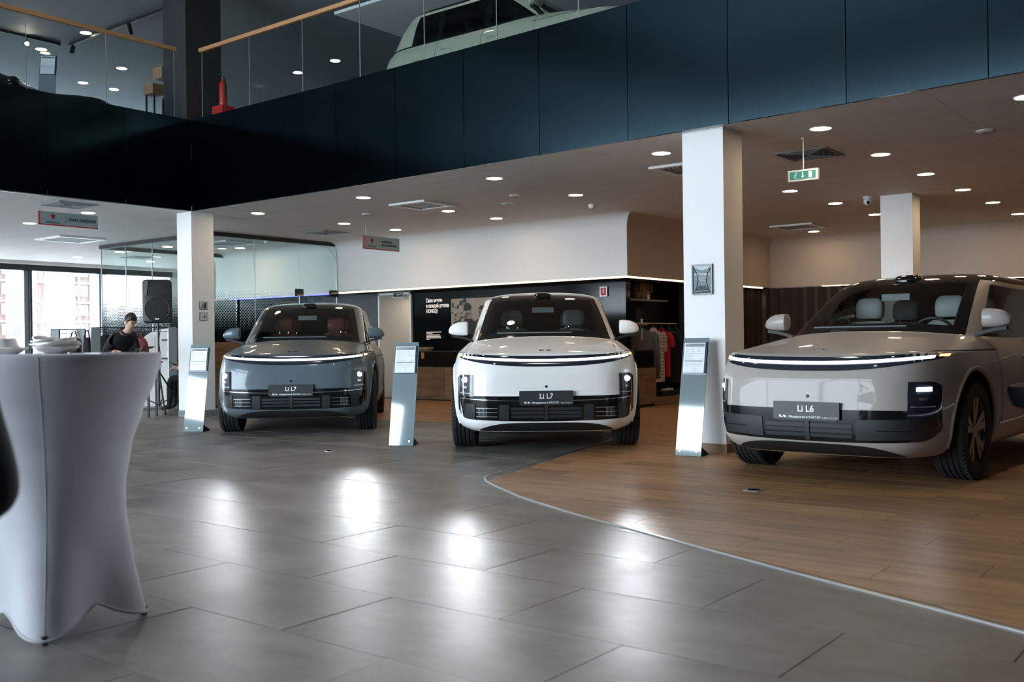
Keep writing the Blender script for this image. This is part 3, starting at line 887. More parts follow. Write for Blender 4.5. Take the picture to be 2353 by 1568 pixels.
def mirror_mesh(s):
    """door mirror: sections across the car, flat inner end, rounded outer end"""
    secs = [(.855, .130, .060, .162), (.865, .156, .072, .174), (.91, .160, .078, .175), (.97, .150, .075, .168), (1.02, .122, .062, .148), (1.055, .082, .045, .118), (1.072, .034, .022, .085)]
    rings = []
    for y, h, d, ztop in secs:
        r = []; zb = 1.178+(ztop-h); n = 20
        for k in range(n):
            t = 2*PI*k/n; c, si = math.cos(t), math.sin(t)
            px = d*math.copysign(abs(c)**.7, c); pz = h/2*math.copysign(abs(si)**.75, si)
            r.append((-.60+px, s*y, zb-.012+h/2+pz))
        rings.append(r if s > 0 else r[::-1])
    return MB().loft(rings)

def seat_mesh():
    bk = MB(); rings = []
    for z, w, d, x in ((.70, .25, .09, 0), (.95, .255, .085, -.04), (1.12, .245, .075, -.08), (1.22, .215, .06, -.105), (1.265, .15, .04, -.115)):
        rings.append([(x+d*math.copysign(abs(math.cos(2*PI*k/20))**.6, math.cos(2*PI*k/20)), w*math.copysign(abs(math.sin(2*PI*k/20))**.55, math.sin(2*PI*k/20)), z) for k in range(20)])
    bk.loft(rings)
    hd = MB(); rings = []
    for z, w, d, x in ((1.29, .105, .045, -.12), (1.31, .128, .058, -.12), (1.38, .134, .062, -.125), (1.44, .128, .058, -.13), (1.475, .105, .045, -.135), (1.487, .07, .03, -.135)):
        rings.append([(x+d*math.copysign(abs(math.cos(2*PI*k/20))**.6, math.cos(2*PI*k/20)), w*math.copysign(abs(math.sin(2*PI*k/20))**.55, math.sin(2*PI*k/20)), z) for k in range(20)])
    hd.loft(rings)
    ps = [MB().tube([(-.12, y, 1.24), (-.12, y, 1.32)], .007, 8).mesh('headrest_post') for y in (-.06, .06)]
    return bk.mesh('seat'), hd.mesh('headrest'), ps
SEAT = seat_mesh()

LIT_HEADLAMP_ENERGY = 66.0
def car(name, label, loc, fwd, paint, seat, model=None, detail=2, group=None, lit=True, scale=None, six=False):
    root = thing(name, label, 'car', loc, math.atan2(fwd[1], fwd[0]), group)
    if scale: root.scale = scale
    def part(n, me, m, parent=None, smooth=None):
        o = bpy.data.objects.new(n, me); COL.objects.link(o); o.parent = parent or root
        m = MATS[m] if isinstance(m, str) else m
        if not me.materials: me.materials.append(m)
        o.material_slots[0].link = 'OBJECT'; o.material_slots[0].material = m
        return o
    def mbp(n, mb, m, parent=None, smooth=True, ang=40): return mb.build(n, m, parent or root, smooth, ang)
    body = part('body', BODY[0], paint)
    part('roof_panel', BODY[1], 'black_gloss'); part('windscreen', BODY[2], 'car_glass')
    for me_ in SIDE_PANES: part('side_window', me_, 'car_side_glass')
    part('window_border', BODY[4], 'black_gloss'); part('wheel_arch', BODY[5], 'black_matt')
    part('headliner', LINING, 'interior_black')
    # cabin: deck at belt height, seats, steering wheel, mirror
    mbp('dashboard', MB().prism([(-.42, -.66), (-.42, .66), (-.9, .74), (-3.7, .70), (-3.7, -.70), (-.9, -.74)], 1.02, 1.075), 'interior_black', smooth=False)
    for x, ys in ((-1.25, (-.37, .37)), (-2.25, (-.37, .37))):
        for y in ys:
            s = part('seat', SEAT[0].copy(), seat); s.location = (x, y, 0)
            h = part('headrest', SEAT[1].copy(), seat, s); [part('headrest_post', q_, 'chrome', s) for q_ in SEAT[2]]
            for q in (s, h): q.data.polygons.foreach_set('use_smooth', [True]*len(q.data.polygons))
    ring = [(-.92+.06*math.sin(t), .37+.185*math.cos(t), 1.10+.175*math.sin(t)) for t in [2*PI*k/32 for k in range(32)]]
    sw = mbp('steering_wheel', MB().tube(ring, .014, 8, True), 'interior_black')
    mbp('spoke', MB().bar((-.93, .20, 1.10), (-.93, .54, 1.10), .03, .05), 'interior_black', sw, False)
    mbp('rear_view_mirror', MB().cbox((-1.02, 0, 1.475), (.03, .25, .06)), 'grey_frame', smooth=False)
    # wheels
    for x in (0, -WB):
        for s in (-1, 1):
            w = part('wheel', WHEEL['wheel'], 'tyre'); w.location = (x, s*.848, WR); w.rotation_euler = (0, .2*x, 0 if s > 0 else PI)
            for n in ('rim', 'rim_insert', 'brake_disc') + (('tread',) if detail > 1 else ()):
                tag(part(n, WHEEL[n], WHEEL[n].materials[0], w), kind='stuff' if n == 'tread' else None)
    # mirrors
    for s in (-1, 1):
        m = mbp('door_mirror', mirror_mesh(s), paint)
        mbp('mirror_foot', MB().loft([[(-.60+a, s*y, z+b) for a, b in ((-.035, -.014), (.035, -.014), (.035, .014), (-.035, .014))][::s] for y, z in ((.80, 1.12), (.88, 1.150), (.96, 1.168), (1.04, 1.178))]), 'black_matt', m, False)
    # wheel arch lips
    for x in (0, -WB):
        for s in (-1, 1):
            pts = []
            for k in range(21):
                t = -.25+(PI+.5)*k/20; px = x+.466*math.cos(t); pz = WR+.015+.466*math.sin(t)
                pts.append((px, side_y(px, max(pz, .26), s)-s*.006, pz))
            mbp('arch_lip', MB().tube(pts, .019, 8), paint)
    # seams
    for s in (-1, 1):
        for x, z0, z1 in ((-.62, .40, 1.06), (-1.66, .36, 1.07), (-2.62, .75, 1.08)):
            pts = [(x-.10*sse((z-.6)/.5)*0, side_y(x, z, s)-s*.001, z) for z in [z0+(z1-z0)*k/14 for k in range(15)]]
            mbp('door_gap', MB().tube(pts, .004, 5), 'black_matt')
        pts = []
        for k in range(NFC-1, NFC+14):
            p = CAR_R[int(9.8*SUB)][k]; pts.append((p[0], s*p[1], p[2]+.001))
        mbp('bonnet_gap', MB().tube(pts, .0045, 5), 'black_matt')
        for x in (-1.45, -2.42):
            pts = [(x-.09+.18*k/8, side_y(x-.09+.18*k/8, .93, s)+s*(.012 if 0 < k < 8 else -.01), .93+.01*math.sin(PI*k/8)) for k in range(9)]
            mbp('door_handle', MB().tube(pts, .012, 8), paint)
        pts = [(-.55-1.95*k/16, side_y(-.55-1.95*k/16, .40+.03*k/16, s)+s*.002, .40+.03*k/16) for k in range(17)]
        mbp('sill_trim', MB().tube(pts, .011, 6), 'chrome')
    if detail < 1: return root
    # light band across the nose
    ye = .905
    band = mbp('light_band', front_patch(-ye, ye, lambda y: .862+.098*abs(y/ye)**2.6, lambda y: .966+.035*abs(y/ye)**2, .003, 48, 6), 'tinted_plastic')
    yl = .835
    mbp('light_bar', front_patch(-yl, yl, lambda y: .912+.052*abs(y/ye)**2.2, lambda y: .934+.050*abs(y/ye)**2.2, .010, 48, 2), 'drl_white' if lit else 'white_plastic', band)
    for s in (-1, 1):
        a, b = (.852, .885)
        mbp('indicator', front_patch(s*a if s > 0 else -b, b if s > 0 else -a, K(.968), K(.984), .009, 4, 2), 'amber' if lit else 'white_plastic', band)
    # lower grille
    def zb(y):
        e = max(0, (abs(y)-.78)/.105); return .326+.026*(y/.87)**2+.085*(e**2.2)
    YG = .884
    gr = mbp('grille', front_patch(-YG, YG, zb, lambda y: .574+.006*(y/.87)**2, .004, 60, 8), 'black_gloss')
    if not six: mbp('chrome_line', front_patch(-.872, .872, lambda y: .522+.028*(y/.87)**2, lambda y: .531+.028*(y/.87)**2, .010, 48, 1), 'chrome', gr)
    for a, b in ((.022, .345), (-.345, -.022)):
        for q in range(3):
            z = .375+.038*q
            mbp('grille_slat', front_patch(a, b, K(z-.013), K(z+.013), .010, 10, 2, .012), 'vent_grey', gr)
    mbp('grille_post', front_patch(-.018, .018, K(.338), K(.485), .016, 3, 3), 'vent_grey', gr)
    for s in (-1, 1):
        def sp(a, b): return (a, b) if s > 0 else (-b, -a)
        if six:
            a, b = sp(.37, .735)
            mbp('bumper_panel', front_patch(a, b, lambda y: .345+.03*(y/.87)**2, lambda y: .500+.02*(y/.87)**2, .010, 14, 3), 'vent_grey', gr)
            mbp('bumper_crease', front_patch(*sp(.52, .735), lambda y: .424, lambda y: .430, .014, 10, 1), 'black_gloss', gr)
        else:
            mbp('grille_block', front_patch(*sp(.365, .462), K(.340), K(.492), .012, 5, 3), 'vent_grey', gr)
            mbp('grille_block', front_patch(*sp(.705, .80), K(.352), K(.500), .012, 5, 3), 'vent_grey', gr)
            for q in range(3): mbp('vent_bar', front_patch(*sp(.478, .69), K(.372+.042*q), K(.377+.042*q), .010, 8, 1), 'alu', gr)
            for q in range(7): mbp('vent_fin', front_patch(*sp(.585+.013*q, .590+.013*q), K(.366), K(.468), .008, 1, 1), 'grey_frame', gr)
        # headlamp pod
        zt = .786; zlo = .572 if not six else .35
        y0, y1 = .722, .884
        def top(y): e = max(0, (abs(y)-.835)/.05); return zt-.035*e*e
        def low(y):
            return zlo if not six else max(zb(y), .33)
        hl = mbp('headlamp', front_patch(*sp(y0, y1), low, top, .008, 12, 8), 'tinted_plastic')
        if six: mbp('lamp_lens', front_patch(*sp(.775, .845), K(.716), K(.744), .016, 8, 4), 'headlamp' if lit else 'white_plastic', hl)
        else: mbp('lamp_lens', MB().ell((front_x(s*.80, .735)+.012, s*.80, .735), (.014, .036, .027), 20, 12), 'headlamp' if lit else 'white_plastic', hl)
        mbp('lamp_reflector', front_patch(*sp(.785, .83), K(.650), K(.672), .012, 6, 3), 'chrome', hl)
        mbp('lamp_trim', front_patch(*sp(.742, .862), K(.600), K(.607), .013, 8, 1), 'alu', hl)
        if lit:
            l = bpy.data.lights.new('headlamp_beam', 'SPOT'); l.energy = LIT_HEADLAMP_ENERGY; l.color = (.90, .94, 1.0); l.spot_size = math.radians(34); l.spot_blend = .65; l.shadow_soft_size = .085
            lo = bpy.data.objects.new('headlamp_beam', l); COL.objects.link(lo); lo.parent = hl
            lo.location = (front_x(s*.80, .73)+.06, s*.80, .73); lo.rotation_euler = (0, -PI/2-.07, 0); lo.scale = (1, 1.35, 1)
    # lower lip
    mbp('lower_lip', front_patch(-.66, .66, lambda y: .222, lambda y: .312-.075*abs(y/.66)**5, .004, 40, 4), 'black_matt')
    # camera eye, badge, roof sensor, wiper
    mbp('camera_eye', MB().lathe([(.012, -.03), (.012, .006)], 14, (front_x(0, .668), 0, .668), 'x'), 'black_gloss')
    for a, b in ((-.065, -.012), (.012, .055)):
        mb = MB(); x0, x1 = .665, .700
        for q0, q1, xx0, xx1 in ((a, b, .668, .684), (a, (a+b)/2, .686, .704)):
            ps = [(xx0, q0), (xx1, q0), (xx1, q1), (xx0, q1)]
            mb.add([(x, y, top_z(x, y)+.004) for x, y in ps]+[(x, y, top_z(x, y)-.004) for x, y in ps], [(0, 1, 2, 3), (7, 6, 5, 4), (0, 4, 5, 1), (1, 5, 6, 2), (2, 6, 7, 3), (3, 7, 4, 0)])
        mbp('badge', mb, 'logo_dark', smooth=False)
    rs = []
    for x, w, h in ((-1.225, .06, .015), (-1.235, .09, .03), (-1.30, .105, .042), (-1.42, .10, .03), (-1.5, .06, .01)):
        z = top_z(x-.04, 0)
        rs.append([(x, w*math.copysign(abs(math.cos(2*PI*k/16))**.6, math.cos(2*PI*k/16)), z+h*.2+h*.75*math.sin(2*PI*k/16)) for k in range(16)])
    mbp('roof_sensor', MB().loft(rs), 'black_gloss')
    wp = [(-.34-.16*0, -.55, 0), (-.36, .35, 0)]
    pts = []
    for k in range(15):
        y = -.52+.83*k/14; z = 1.195; pts.append((front_x(y, z+.01)+.012, y, z+.01))
    mbp('wiper', MB().tube(pts, .006, 5), 'grey_frame')
    # number plate
    if model:
        px = front_x(0, .56)+.030
        pl = mbp('number_plate', MB().cbox((px-.008, 0, .560), (.016, .525, .135)), 'plate_grey', smooth=False)
        mbp('plate_holder', MB().cbox((px-.016, 0, .545), (.02, .48, .125)), 'black_matt', pl, False)
        F = lambda y, z: face_matrix((px+.001, y, z), (0, 1, 0), (0, 0, 1))
        text(model, .068, 'letter_white', pl, F(0, .553), align='CENTER', depth=.001, bold=.0015)
        text('Официально в ФАСТАР', .0225, 'letter_white', pl, F(-.01, .504), align='CENTER', depth=.001, bold=.0006)
        text('8 (383) 373 22 77', .0165, 'letter_white', pl, F(.128, .504), depth=.001)
        mb = MB()
        for a, b, z0, z1 in ((-.215, -.198, .506, .523), (-.200, -.186, .504, .511), (-.182, -.160, .514, .521), (-.178, -.156, .504, .511)):
            mb.cbox((px+.001, (a+b)/2, (z0+z1)/2), (.002, b-a, z1-z0))
        mbp('plate_mark', mb, 'letter_white', pl, False)
    return root

car('car', 'white car with lit light band in the middle of the showroom', (8.60, 6.28, .0045), (-.80, -.60), 'paint_white', 'seat_grey', 'Li L7')
car('car', 'blue-grey car with brown-red seats parked beside the left pillar', (8.46, 10.10, 0), (-.726, -.689), 'paint_bluegrey', 'seat_red', 'Li L7')
car('car', 'greige car with pale seats parked on the oak floor at the right', (8.30, 2.87, .0045), (-1., .04), 'paint_greige', 'seat_pale', 'Li L6', six=True)
car('car', 'beige car standing on the upper gallery behind the glass balustrade', (10.95, 6.95, ZF), (0, -1), 'paint_beige', 'seat_grey', None, 0, lit=False, scale=(.84, .9, .96))
car('car', 'black car standing on the upper gallery at the far left', (8.5, 15.8, ZF), (.62, -.78), 'paint_black', 'seat_grey', None, 0, lit=False, scale=(.9, .92, .86))
# ================================================================== GALLERY BALUSTRADES
bal = thing('glass_balustrade', 'frameless glass balustrade with oak handrail above the right gallery edge', 'balustrade')
ys = [13.0, 11.84, 10.66, 9.5, 8.32, 7.15, 5.98, 4.8, 3.6, 2.4]
for a, b in zip(ys, ys[1:]):
    A = Vector((fas_x(a)+.03, a-.006, 0)); B = Vector((fas_x(b)+.03, b+.006, 0))
    p = MB().bar((A.x, A.y, 5.05), (B.x, B.y, 5.05), .014, 1.10).build('glass_pane', 'smoke_glass', bal)
    MB().bar((A.x-.002, A.y, 4.52), (A.x-.002, A.y, 5.58), .012, .006).build('pane_edge', 'alu', p)
pts = [(fas_x(y)+.03, y, 5.60) for y in (13.05, 9.9, 7.2, 5.1, 3.0)]
mb = MB()
for a, b in zip(pts, pts[1:]): mb.bar(a, b, .05, .055)
mb.build('handrail', 'oak_rail', bal)
bal = thing('glass_balustrade', 'frameless glass balustrade with oak handrail above the left gallery edge', 'balustrade')
xs = [8.77, 7.67, 6.53, 5.4, 4.3]
for a, b in zip(xs, xs[1:]):
    p = MB().box(b+.006, a-.006, 13.29, 13.304, 4.5, 5.60).build('glass_pane', 'smoke_glass', bal)
    MB().box(a-.012, a-.004, 13.286, 13.292, 4.52, 5.58).build('pane_edge', 'alu', p)
MB().box(4.3, 8.80, 13.27, 13.325, 5.58, 5.635).build('handrail', 'oak_rail', bal)

# fire extinguisher on its red stand
e = thing('fire_extinguisher', 'red fire extinguisher on a red stand behind the gallery glass', 'extinguisher', (9.42, 12.98, ZF))
MB().box(-.11, .11, -.13, .13, 0, .60).build('stand', 'red_paint', e)
MB().lathe([(.055, .60), (.062, .63), (.062, .90), (.05, .97), (.02, 1.0), (.02, 1.04)], 18).build('cylinder', 'red_paint', e, True)
h = MB().bar((0, -.02, 1.05), (0, .10, 1.12), .02, .012).bar((0, -.02, 1.04), (0, .09, 1.05), .02, .012).build('handle', 'black_matt', e)
MB().lathe([(.018, 1.02), (.022, 1.06)], 10).build('valve', 'chrome', e)
MB().tube([(.0, -.03, 1.03), (-.02, -.08, 1.0), (-.02, -.075, .72)], .011, 8).build('hose', 'black_matt', e, True)

# gallery ceiling: soffit, track, lamps
struct('trim_7', MB().box(11.2, 19.0, 2.0, 12.4, 6.55, 6.6), 'white_plastic', None, 'pale lowered soffit above the gallery')
struct('wall_gallery', MB().box(15.5, 15.6, -4.2, 17.5, ZF, ZU), 'dark_clad', None, 'dark rear wall of the gallery')
struct('trim_8', MB().box(12.2, 12.3, 9.4, 11.5, ZF, 5.55), 'white_plastic', None, 'pale low partition on the gallery behind the beige car')
tr = thing('light_track', 'black ceiling track with spotlights above the left gallery', 'track light', (9.98, 16.9, ZU))
MB().box(-.02, .02, -2.2, 1.7, -.05, 0).build('rail', 'black_matt', tr)
for y, aim in ((1.6, (-.5, -.7)), (-.4, (.4, .3)), (-1.9, (-.4, -.5))):
    d = Vector((aim[0], aim[1], -.75)).normalized(); p = Vector((0, y, -.14))
    MB().tube([p-d*.09, p+d*.10], .042, 14).build('spot_head', 'black_matt', tr, True)
    MB().bar((0, y, -.05), (0, y, -.14), .015).build('spot_arm', 'black_matt', tr)
tr = thing('light_track', 'ceiling track with a bright flaring spotlight at the far upper left', 'track light', (8.66, 18.73, ZU))
MB().box(-1.5, 1.2, -.02, .02, -.05, 0).build('rail', 'black_matt', tr)
p = Vector((.55, 0, -.16)); d = (Vector((0, 0, 1.12))-Vector((9.21, 18.73, 6.84))).normalized()
MB().tube([p-d*.12, p+d*.05], .045, 14).build('spot_head', 'black_matt', tr, True)
MB().tube([p+d*.052, p+d*.056], .035, 14).build('spot_lens', 'spot_lens', tr)
MB().bar((.55, 0, -.05), (.55, 0, -.16), .015).build('spot_arm', 'black_matt', tr)
o = MB().bar((10.4, 12.0, ZU-.03), (14.2, 12.0, ZU-.03), .05).build('duct', 'dark_clad'); tag(o, 'dark ceiling duct crossing the gallery ceiling', 'duct')

# display stand with oak blocks and price holder on the gallery
d = thing('display_stand', 'black metal display stand with oak blocks behind the gallery glass', 'stand', (9.88, 15.45, ZF))
for x in (-.16, .16):
    for y in (-.12, .12): MB().bar((x, y, 0), (x, y, 1.25), .025).build('leg', 'black_matt', d)
MB().box(-.2, .02, -.14, .14, 1.25, 1.42).build('oak_block', 'oak_rail', d)
MB().box(-.02, .2, -.14, .14, 1.55, 1.75).build('oak_block', 'oak_rail', d)
MB().bar((.16, 0, 1.25), (.16, 0, 1.55), .025).build('upright', 'black_matt', d)

def info_stand(label, base, nrm, paper_frac=True, h=1.12, loc_z=0., deg=11.5):
    """leaning acrylic price stand; base = (left, right) floor points as seen from the front"""
    L, R = Vector(base[0]), Vector(base[1]); c = (L+R)/2; wd = (R-L).length
    rv = (R-L).normalized(); n = Vector((rv.y, -rv.x))            # pointing to the viewer
    rz = math.atan2(rv.y, rv.x)
    t = thing('price_stand', label, 'price stand', (c.x, c.y, loc_z), rz)
    tilt = math.radians(deg); W2 = wd/2
    u = Vector((0, math.sin(tilt), math.cos(tilt))); nn = Vector((0, -math.cos(tilt), math.sin(tilt)))
    def sheet(name, x0, x1, s0, s1, d0, d1, m, parent):
        vs_ = []
        for d_ in (d0, d1):
            for x, s in ((x0, s0), (x1, s0), (x1, s1), (x0, s1)): vs_.append(Vector((x, 0, .004))+u*s+nn*d_)
        return MB().add(vs_, [(0, 3, 2, 1), (4, 5, 6, 7), (0, 1, 5, 4), (1, 2, 6, 5), (2, 3, 7, 6), (3, 0, 4, 7)]).build(name, m, parent)
    S = h/math.cos(tilt)
    sheet('panel', -W2, W2, 0, S, -.010, 0, 'acrylic', t)
    MB().add([(-W2*.9, .004, 0), (W2*.9, .004, 0), (W2*.9, .24, 0), (-W2*.9, .24, 0), (-W2*.9, .004, .010), (W2*.9, .004, .010), (W2*.9, .24, .010), (-W2*.9, .24, .010)],
             [(0, 3, 2, 1), (4, 5, 6, 7), (0, 1, 5, 4), (1, 2, 6, 5), (2, 3, 7, 6), (3, 0, 4, 7)]).build('base_plate', 'black_matt', t)
    MB().add([(W2*.9, .02, .01), (W2*.9, .24, .01), (W2*.9, .05, .09), (W2*.88, .02, .01), (W2*.88, .24, .01), (W2*.88, .05, .09)], [(0, 1, 2), (5, 4, 3), (0, 3, 4, 1), (1, 4, 5, 2), (2, 5, 3, 0)]).build('gusset', 'black_matt', t)
    k = wd/.25
    fr = sheet('sheet_holder', -.107*k-.005, .107*k+.012, S-.05-.305, S-.045, .0, .016, 'paper_frame', t)
    pp = sheet('paper', -.103*k-.004, .103*k-.002, S-.05-.297, S-.05, .0162, .0175, 'paper', fr)
    T = S-.05
    def ink(x0, x1, a, b, m='print_light'): sheet('print_line', x0*k, x1*k, T-b, T-a, .0176, .0182, m, pp)
    ink(-.096, .094, .010, .040, 'print_grey'); ink(-.088, -.05, .014, .018, 'paper'); ink(-.088, .03, .026, .033, 'paper')
    for r in (.062, .082):
        for x in (-.085, -.035, .025): ink(x, x+.028, r, r+.006)
    for r, a, b in ((.105, -.092, .09), (.125, -.092, 0), (.14, -.092, -.02), (.16, -.092, 0), (.16, .05, .09), (.20, -.09, .07), (.215, -.09, .085), (.23, -.09, .06)): ink(a, b, r, r+.004)
    ink(-.092, .09, .177, .186, 'print_grey')
    ring = []
    for q in range(16):
        a = 2*PI*q/16; ring.append(Vector((.012+.013*math.cos(a), 0, .004))+u*(T-.265+.013*math.sin(a))+nn*.0182)
    MB().tube(ring, .0012, 4, True).build('stamp', 'stamp_blue', pp)
    for s in (-1, 1):
        p = Vector((s*W2*.66, 0, .004))+u*.045
        MB().tube([p, p+nn*.008], .011, 12).build('screw', 'screw', t)
    return t
info_stand('grey acrylic price stand leaning before the right white pillar', ((8.454, 4.640), (8.483, 4.385)), None, loc_z=.0045, deg=12.8)
info_stand('grey acrylic price stand between the blue-grey car and the white car', ((7.673, 7.704), (7.799, 7.462)), None, h=1.115, deg=13.2)
info_stand('grey acrylic price stand before the left pillar by the loudspeaker', ((7.473, 11.216), (7.608, 10.989)), None, h=1.115, deg=12.7)
info_stand('dark price stand on the upper gallery beside the black car', ((7.42, 14.87), (7.60, 14.70)), None, h=1.42, loc_z=ZF)

# ================================================================== CEILING FITTINGS
def downlight(x, y, label, z=ZC, m='lamp_lens', group='round recessed downlights'):
    t = thing('downlight', label, 'downlight', (x, y, z), 0, group)
    if 'ring' not in DL:
        DL['ring'] = MB().lathe([(.100, .02), (.100, -.006), (.113, -.006), (.113, .02)], 24, (0, 0, 0), 'z', False).mesh('trim_ring'); DL['ring'].materials.append(MATS['white_plastic'])
    if m not in DL:
        DL[m] = MB().lathe([(.100, -.003), (.06, -.005)], 20).mesh('lens'); DL[m].materials.append(MATS[m])
    for n, k in (('trim_ring', 'ring'), ('lens', m)):
        o = bpy.data.objects.new(n, DL[k]); COL.objects.link(o); o.parent = t
DL = {}
rows = [
 ((9.84, 10.33), 'round downlight above the bonnet of the blue-grey car'), ((9.90, 12.78), 'round downlight just right of the left pillar top'),
 ((11.76, 12.83), 'round downlight left of the service sign'), ((13.04, 12.86), 'round downlight above the service sign by the bulkhead'),
 ((11.75, 10.42), 'round downlight beside the white air cassette'), ((9.79, 7.90), 'round downlight above the white car by the gallery edge'),
 ((13.0, 10.46), 'round downlight before the middle of the white bulkhead'), ((11.68, 7.95), 'round downlight nearest the ceiling smoke detector'),
 ((9.71, 5.46), 'round downlight just left of the right white pillar'), ((9.61, 3.62), 'round downlight above the exit sign'),
 ((11.43, 3.62), 'round downlight right of the dark slotted vent'), ((13.20, 3.62), 'third round downlight in the row receding above the greige car'),
 ((14.98, 3.61), 'fourth round downlight in the row receding above the greige car'), ((16.73, 3.60), 'fifth round downlight in the row receding above the greige car'),
 ((18.6, 3.61), 'last round downlight in the row receding above the greige car'), ((13.41, 5.50), 'round downlight below the exit sign'),
 ((15.12, 5.48), 'round downlight left of the dome camera'), ((16.97, 5.48), 'round downlight half hidden by the far white pillar'),
 ((18.84, 7.26), 'round downlight beside the air cassette in the far corner'), ((9.53, 1.77), 'round downlight at the upper right picture edge'),
 ((8.11, 14.62), 'round downlight behind the handover zone sign'), ((8.15, 16.55), 'round downlight left of the handover zone sign'),
 ((11.98, 22.08), 'round downlight nearest the far windows'), ((11.95, 20.25), 'round downlight seen through the office glass left of the pillar'),
 ((13.83, 22.06), 'round downlight near the blind box behind the loudspeaker'), ((11.87, 15.92), 'nearer of two round downlights in the glass office'),
 ((13.22, 17.69), 'farther of two round downlights in the glass office'), ((12.0, 18.5), 'round downlight seen beside the left pillar through the glass'),
 ((11.3, 1.77), 'round downlight over the roof of the greige car'), ((13.2, 1.77), 'round downlight over the rear of the greige car')]
for (x, y), lb in rows: downlight(x, y, lb)
downlight(15.5, 14.36, 'small round downlight added to brighten the white corridor', 2.098, 'lamp_lens_dim', 'round recessed downlights')  # lamp added to brighten the corridor behind the doorway
for (x, y), lb in (((9.84, 17.75), 'gallery downlight above the left handrail'), ((11.58, 19.46), 'gallery downlight left of the dark pillar'), ((12.41, 21.19), 'small gallery downlight low beside the black car roof'),
                   ((11.66, 21.18), 'gallery downlight over the black car'), ((14.2, 16.9), 'gallery downlight right of the fire extinguisher'), ((14.1, 15.6), 'gallery downlight behind the right balustrade'), ((10.0, 9.6), 'gallery downlight over the tail of the beige car'), ((10.0, 7.0), 'gallery downlight over the bonnet of the beige car'), ((9.82, 19.4), 'gallery downlight beside the flaring spotlight')):
    downlight(x, y, lb, ZU, 'lamp_lens_dim', 'round downlights of the gallery ceiling')
HALL = [((3.0, 2.0), 'hall lamp over the oak tip'), ((6.2, 2.0), 'hall lamp before the greige car'), ((3.0, 5.6), 'hall lamp over the middle of the tiles'), ((6.2, 5.6), 'hall lamp before the white car'), ((3.0, 9.2), 'hall lamp over the far tiles'), ((6.2, 9.2), 'hall lamp before the blue-grey car'), ((1.0, 4.2), 'hall lamp over the cocktail table'), ((4.5, 12.2), 'hall lamp by the left gallery edge')]
for (x, y), lb in HALL:
    t = thing('high_bay_lamp', lb+' in the high ceiling', 'lamp', (x, y, 8.3), 0, 'high lamps of the hall')
    MB().lathe([(.20, -.10), (.23, -.10), (.23, 0), (.20, 0)], 32, (0, 0, 0), 'z', False).build('ring', 'white_plastic', t, True)
    MB().lathe([(.20, -.07), (.12, -.075)], 28).build('lens', 'high_lamp', t)
def cassette(label, x, y, sx=.62, dark=False):
    t = thing('air_cassette', label, 'air conditioner', (x, y, ZC))
    a = sx/2; fr = MB()
    for q in ((-a, a, -a, -a+.09), (-a, a, a-.09, a), (-a, -a+.09, -a+.09, a-.09), (a-.09, a, -a+.09, a-.09)): fr.box(*q, -.028, 0)
    fr.build('frame', 'white_plastic', t)
    for k, (p, q) in enumerate((((-a+.1, -a+.115), (a-.1, -a+.115)), ((-a+.1, a-.115), (a-.1, a-.115)), ((-a+.115, -a+.13), (-a+.115, a-.13)), ((a-.115, -a+.13), (a-.115, a-.13)))):
        MB().bar((p[0], p[1], -.016), (q[0], q[1], -.016), .03, .01).build('louvre', 'print_grey', t)
    MB().box(-a+.09, a-.09, -a+.09, a-.09, -.006, 0).build('recess', 'black_matt', t)
    n = 7
    for k in range(n):
        y_ = -a+.18+(sx-.36)*k/(n-1); MB().bar((-a+.16, y_, -.018), (a-.16, y_, -.018), .018, .008).build('grille_slat', 'white_plastic' if not dark else 'print_grey', t)
def diffuser(label, x, y, sx=.60):
    t = thing('ceiling_vent', label, 'vent', (x, y, ZC)); a = sx/2; fr = MB()
    for q in ((-a, a, -a, -a+.03), (-a, a, a-.03, a), (-a, -a+.03, -a+.03, a-.03), (a-.03, a, -a+.03, a-.03)): fr.box(*q, -.012, 0)
    fr.build('frame', 'print_grey', t)
    MB().box(-a+.03, a-.03, -a+.03, a-.03, -.003, 0).build('recess', 'black_matt', t)
    for k in range(6):
        r = a-.06-.042*k
        if r < .02: break
        fr = MB()
        for q in ((-r, r, -r, -r+.012), (-r, r, r-.012, r), (-r, -r+.012, -r, r), (r-.012, r, -r, r)): fr.box(*q, -.016, -.003)
        fr.build('vane', 'print_grey', t)
cassette('white air conditioning cassette in the ceiling above the white car', 10.93, 10.2, .72)
cassette('white air conditioning cassette half hidden by the right pillar', 10.75, 5.66, .72)
cassette('air conditioning cassette in the far warm corner', 17.75, 7.12, .8)
cassette('white air conditioning cassette near the handover zone sign', 9.85, 18.4, .95)
cassette('air conditioning cassette inside the glass office', 12.4, 16.9, .80)
diffuser('dark slotted ceiling vent behind the exit sign', 10.87, 4.23, .60)
diffuser('slotted ceiling vent just behind the left gallery edge', 7.46, 13.99, .60)
diffuser('slotted ceiling vent above the glass office corner', 12.45, 14.06, .58)
diffuser('slotted ceiling vent seen through the office glass', 13.0, 21.2, .60)
def disc_fit(name, label, cat, x, y, r, h, m='white_plastic'):
    t = thing(name, label, cat, (x, y, ZC))
    MB().lathe([(r, 0), (r, -h*.4), (r*.7, -h)], 20).build('cover', m, t, True)
    MB().lathe([(r*.5, -h), (r*.45, -h*1.25)], 16).build('centre', 'print_grey', t, True)
disc_fit('ceiling_valve', 'round air valve in the ceiling above the white car roof', 'vent', 11.13, 8.61, .085, .02)
disc_fit('ceiling_speaker', 'flat round ceiling speaker near the air valve', 'speaker', 11.73, 9.21, .10, .01)
disc_fit('smoke_detector', 'small white smoke detector before the bulkhead corner', 'detector', 12.67, 8.33, .055, .06)
disc_fit('ceiling_valve', 'round air valve above the blue-grey car', 'vent', 11.14, 11.62, .085, .02)
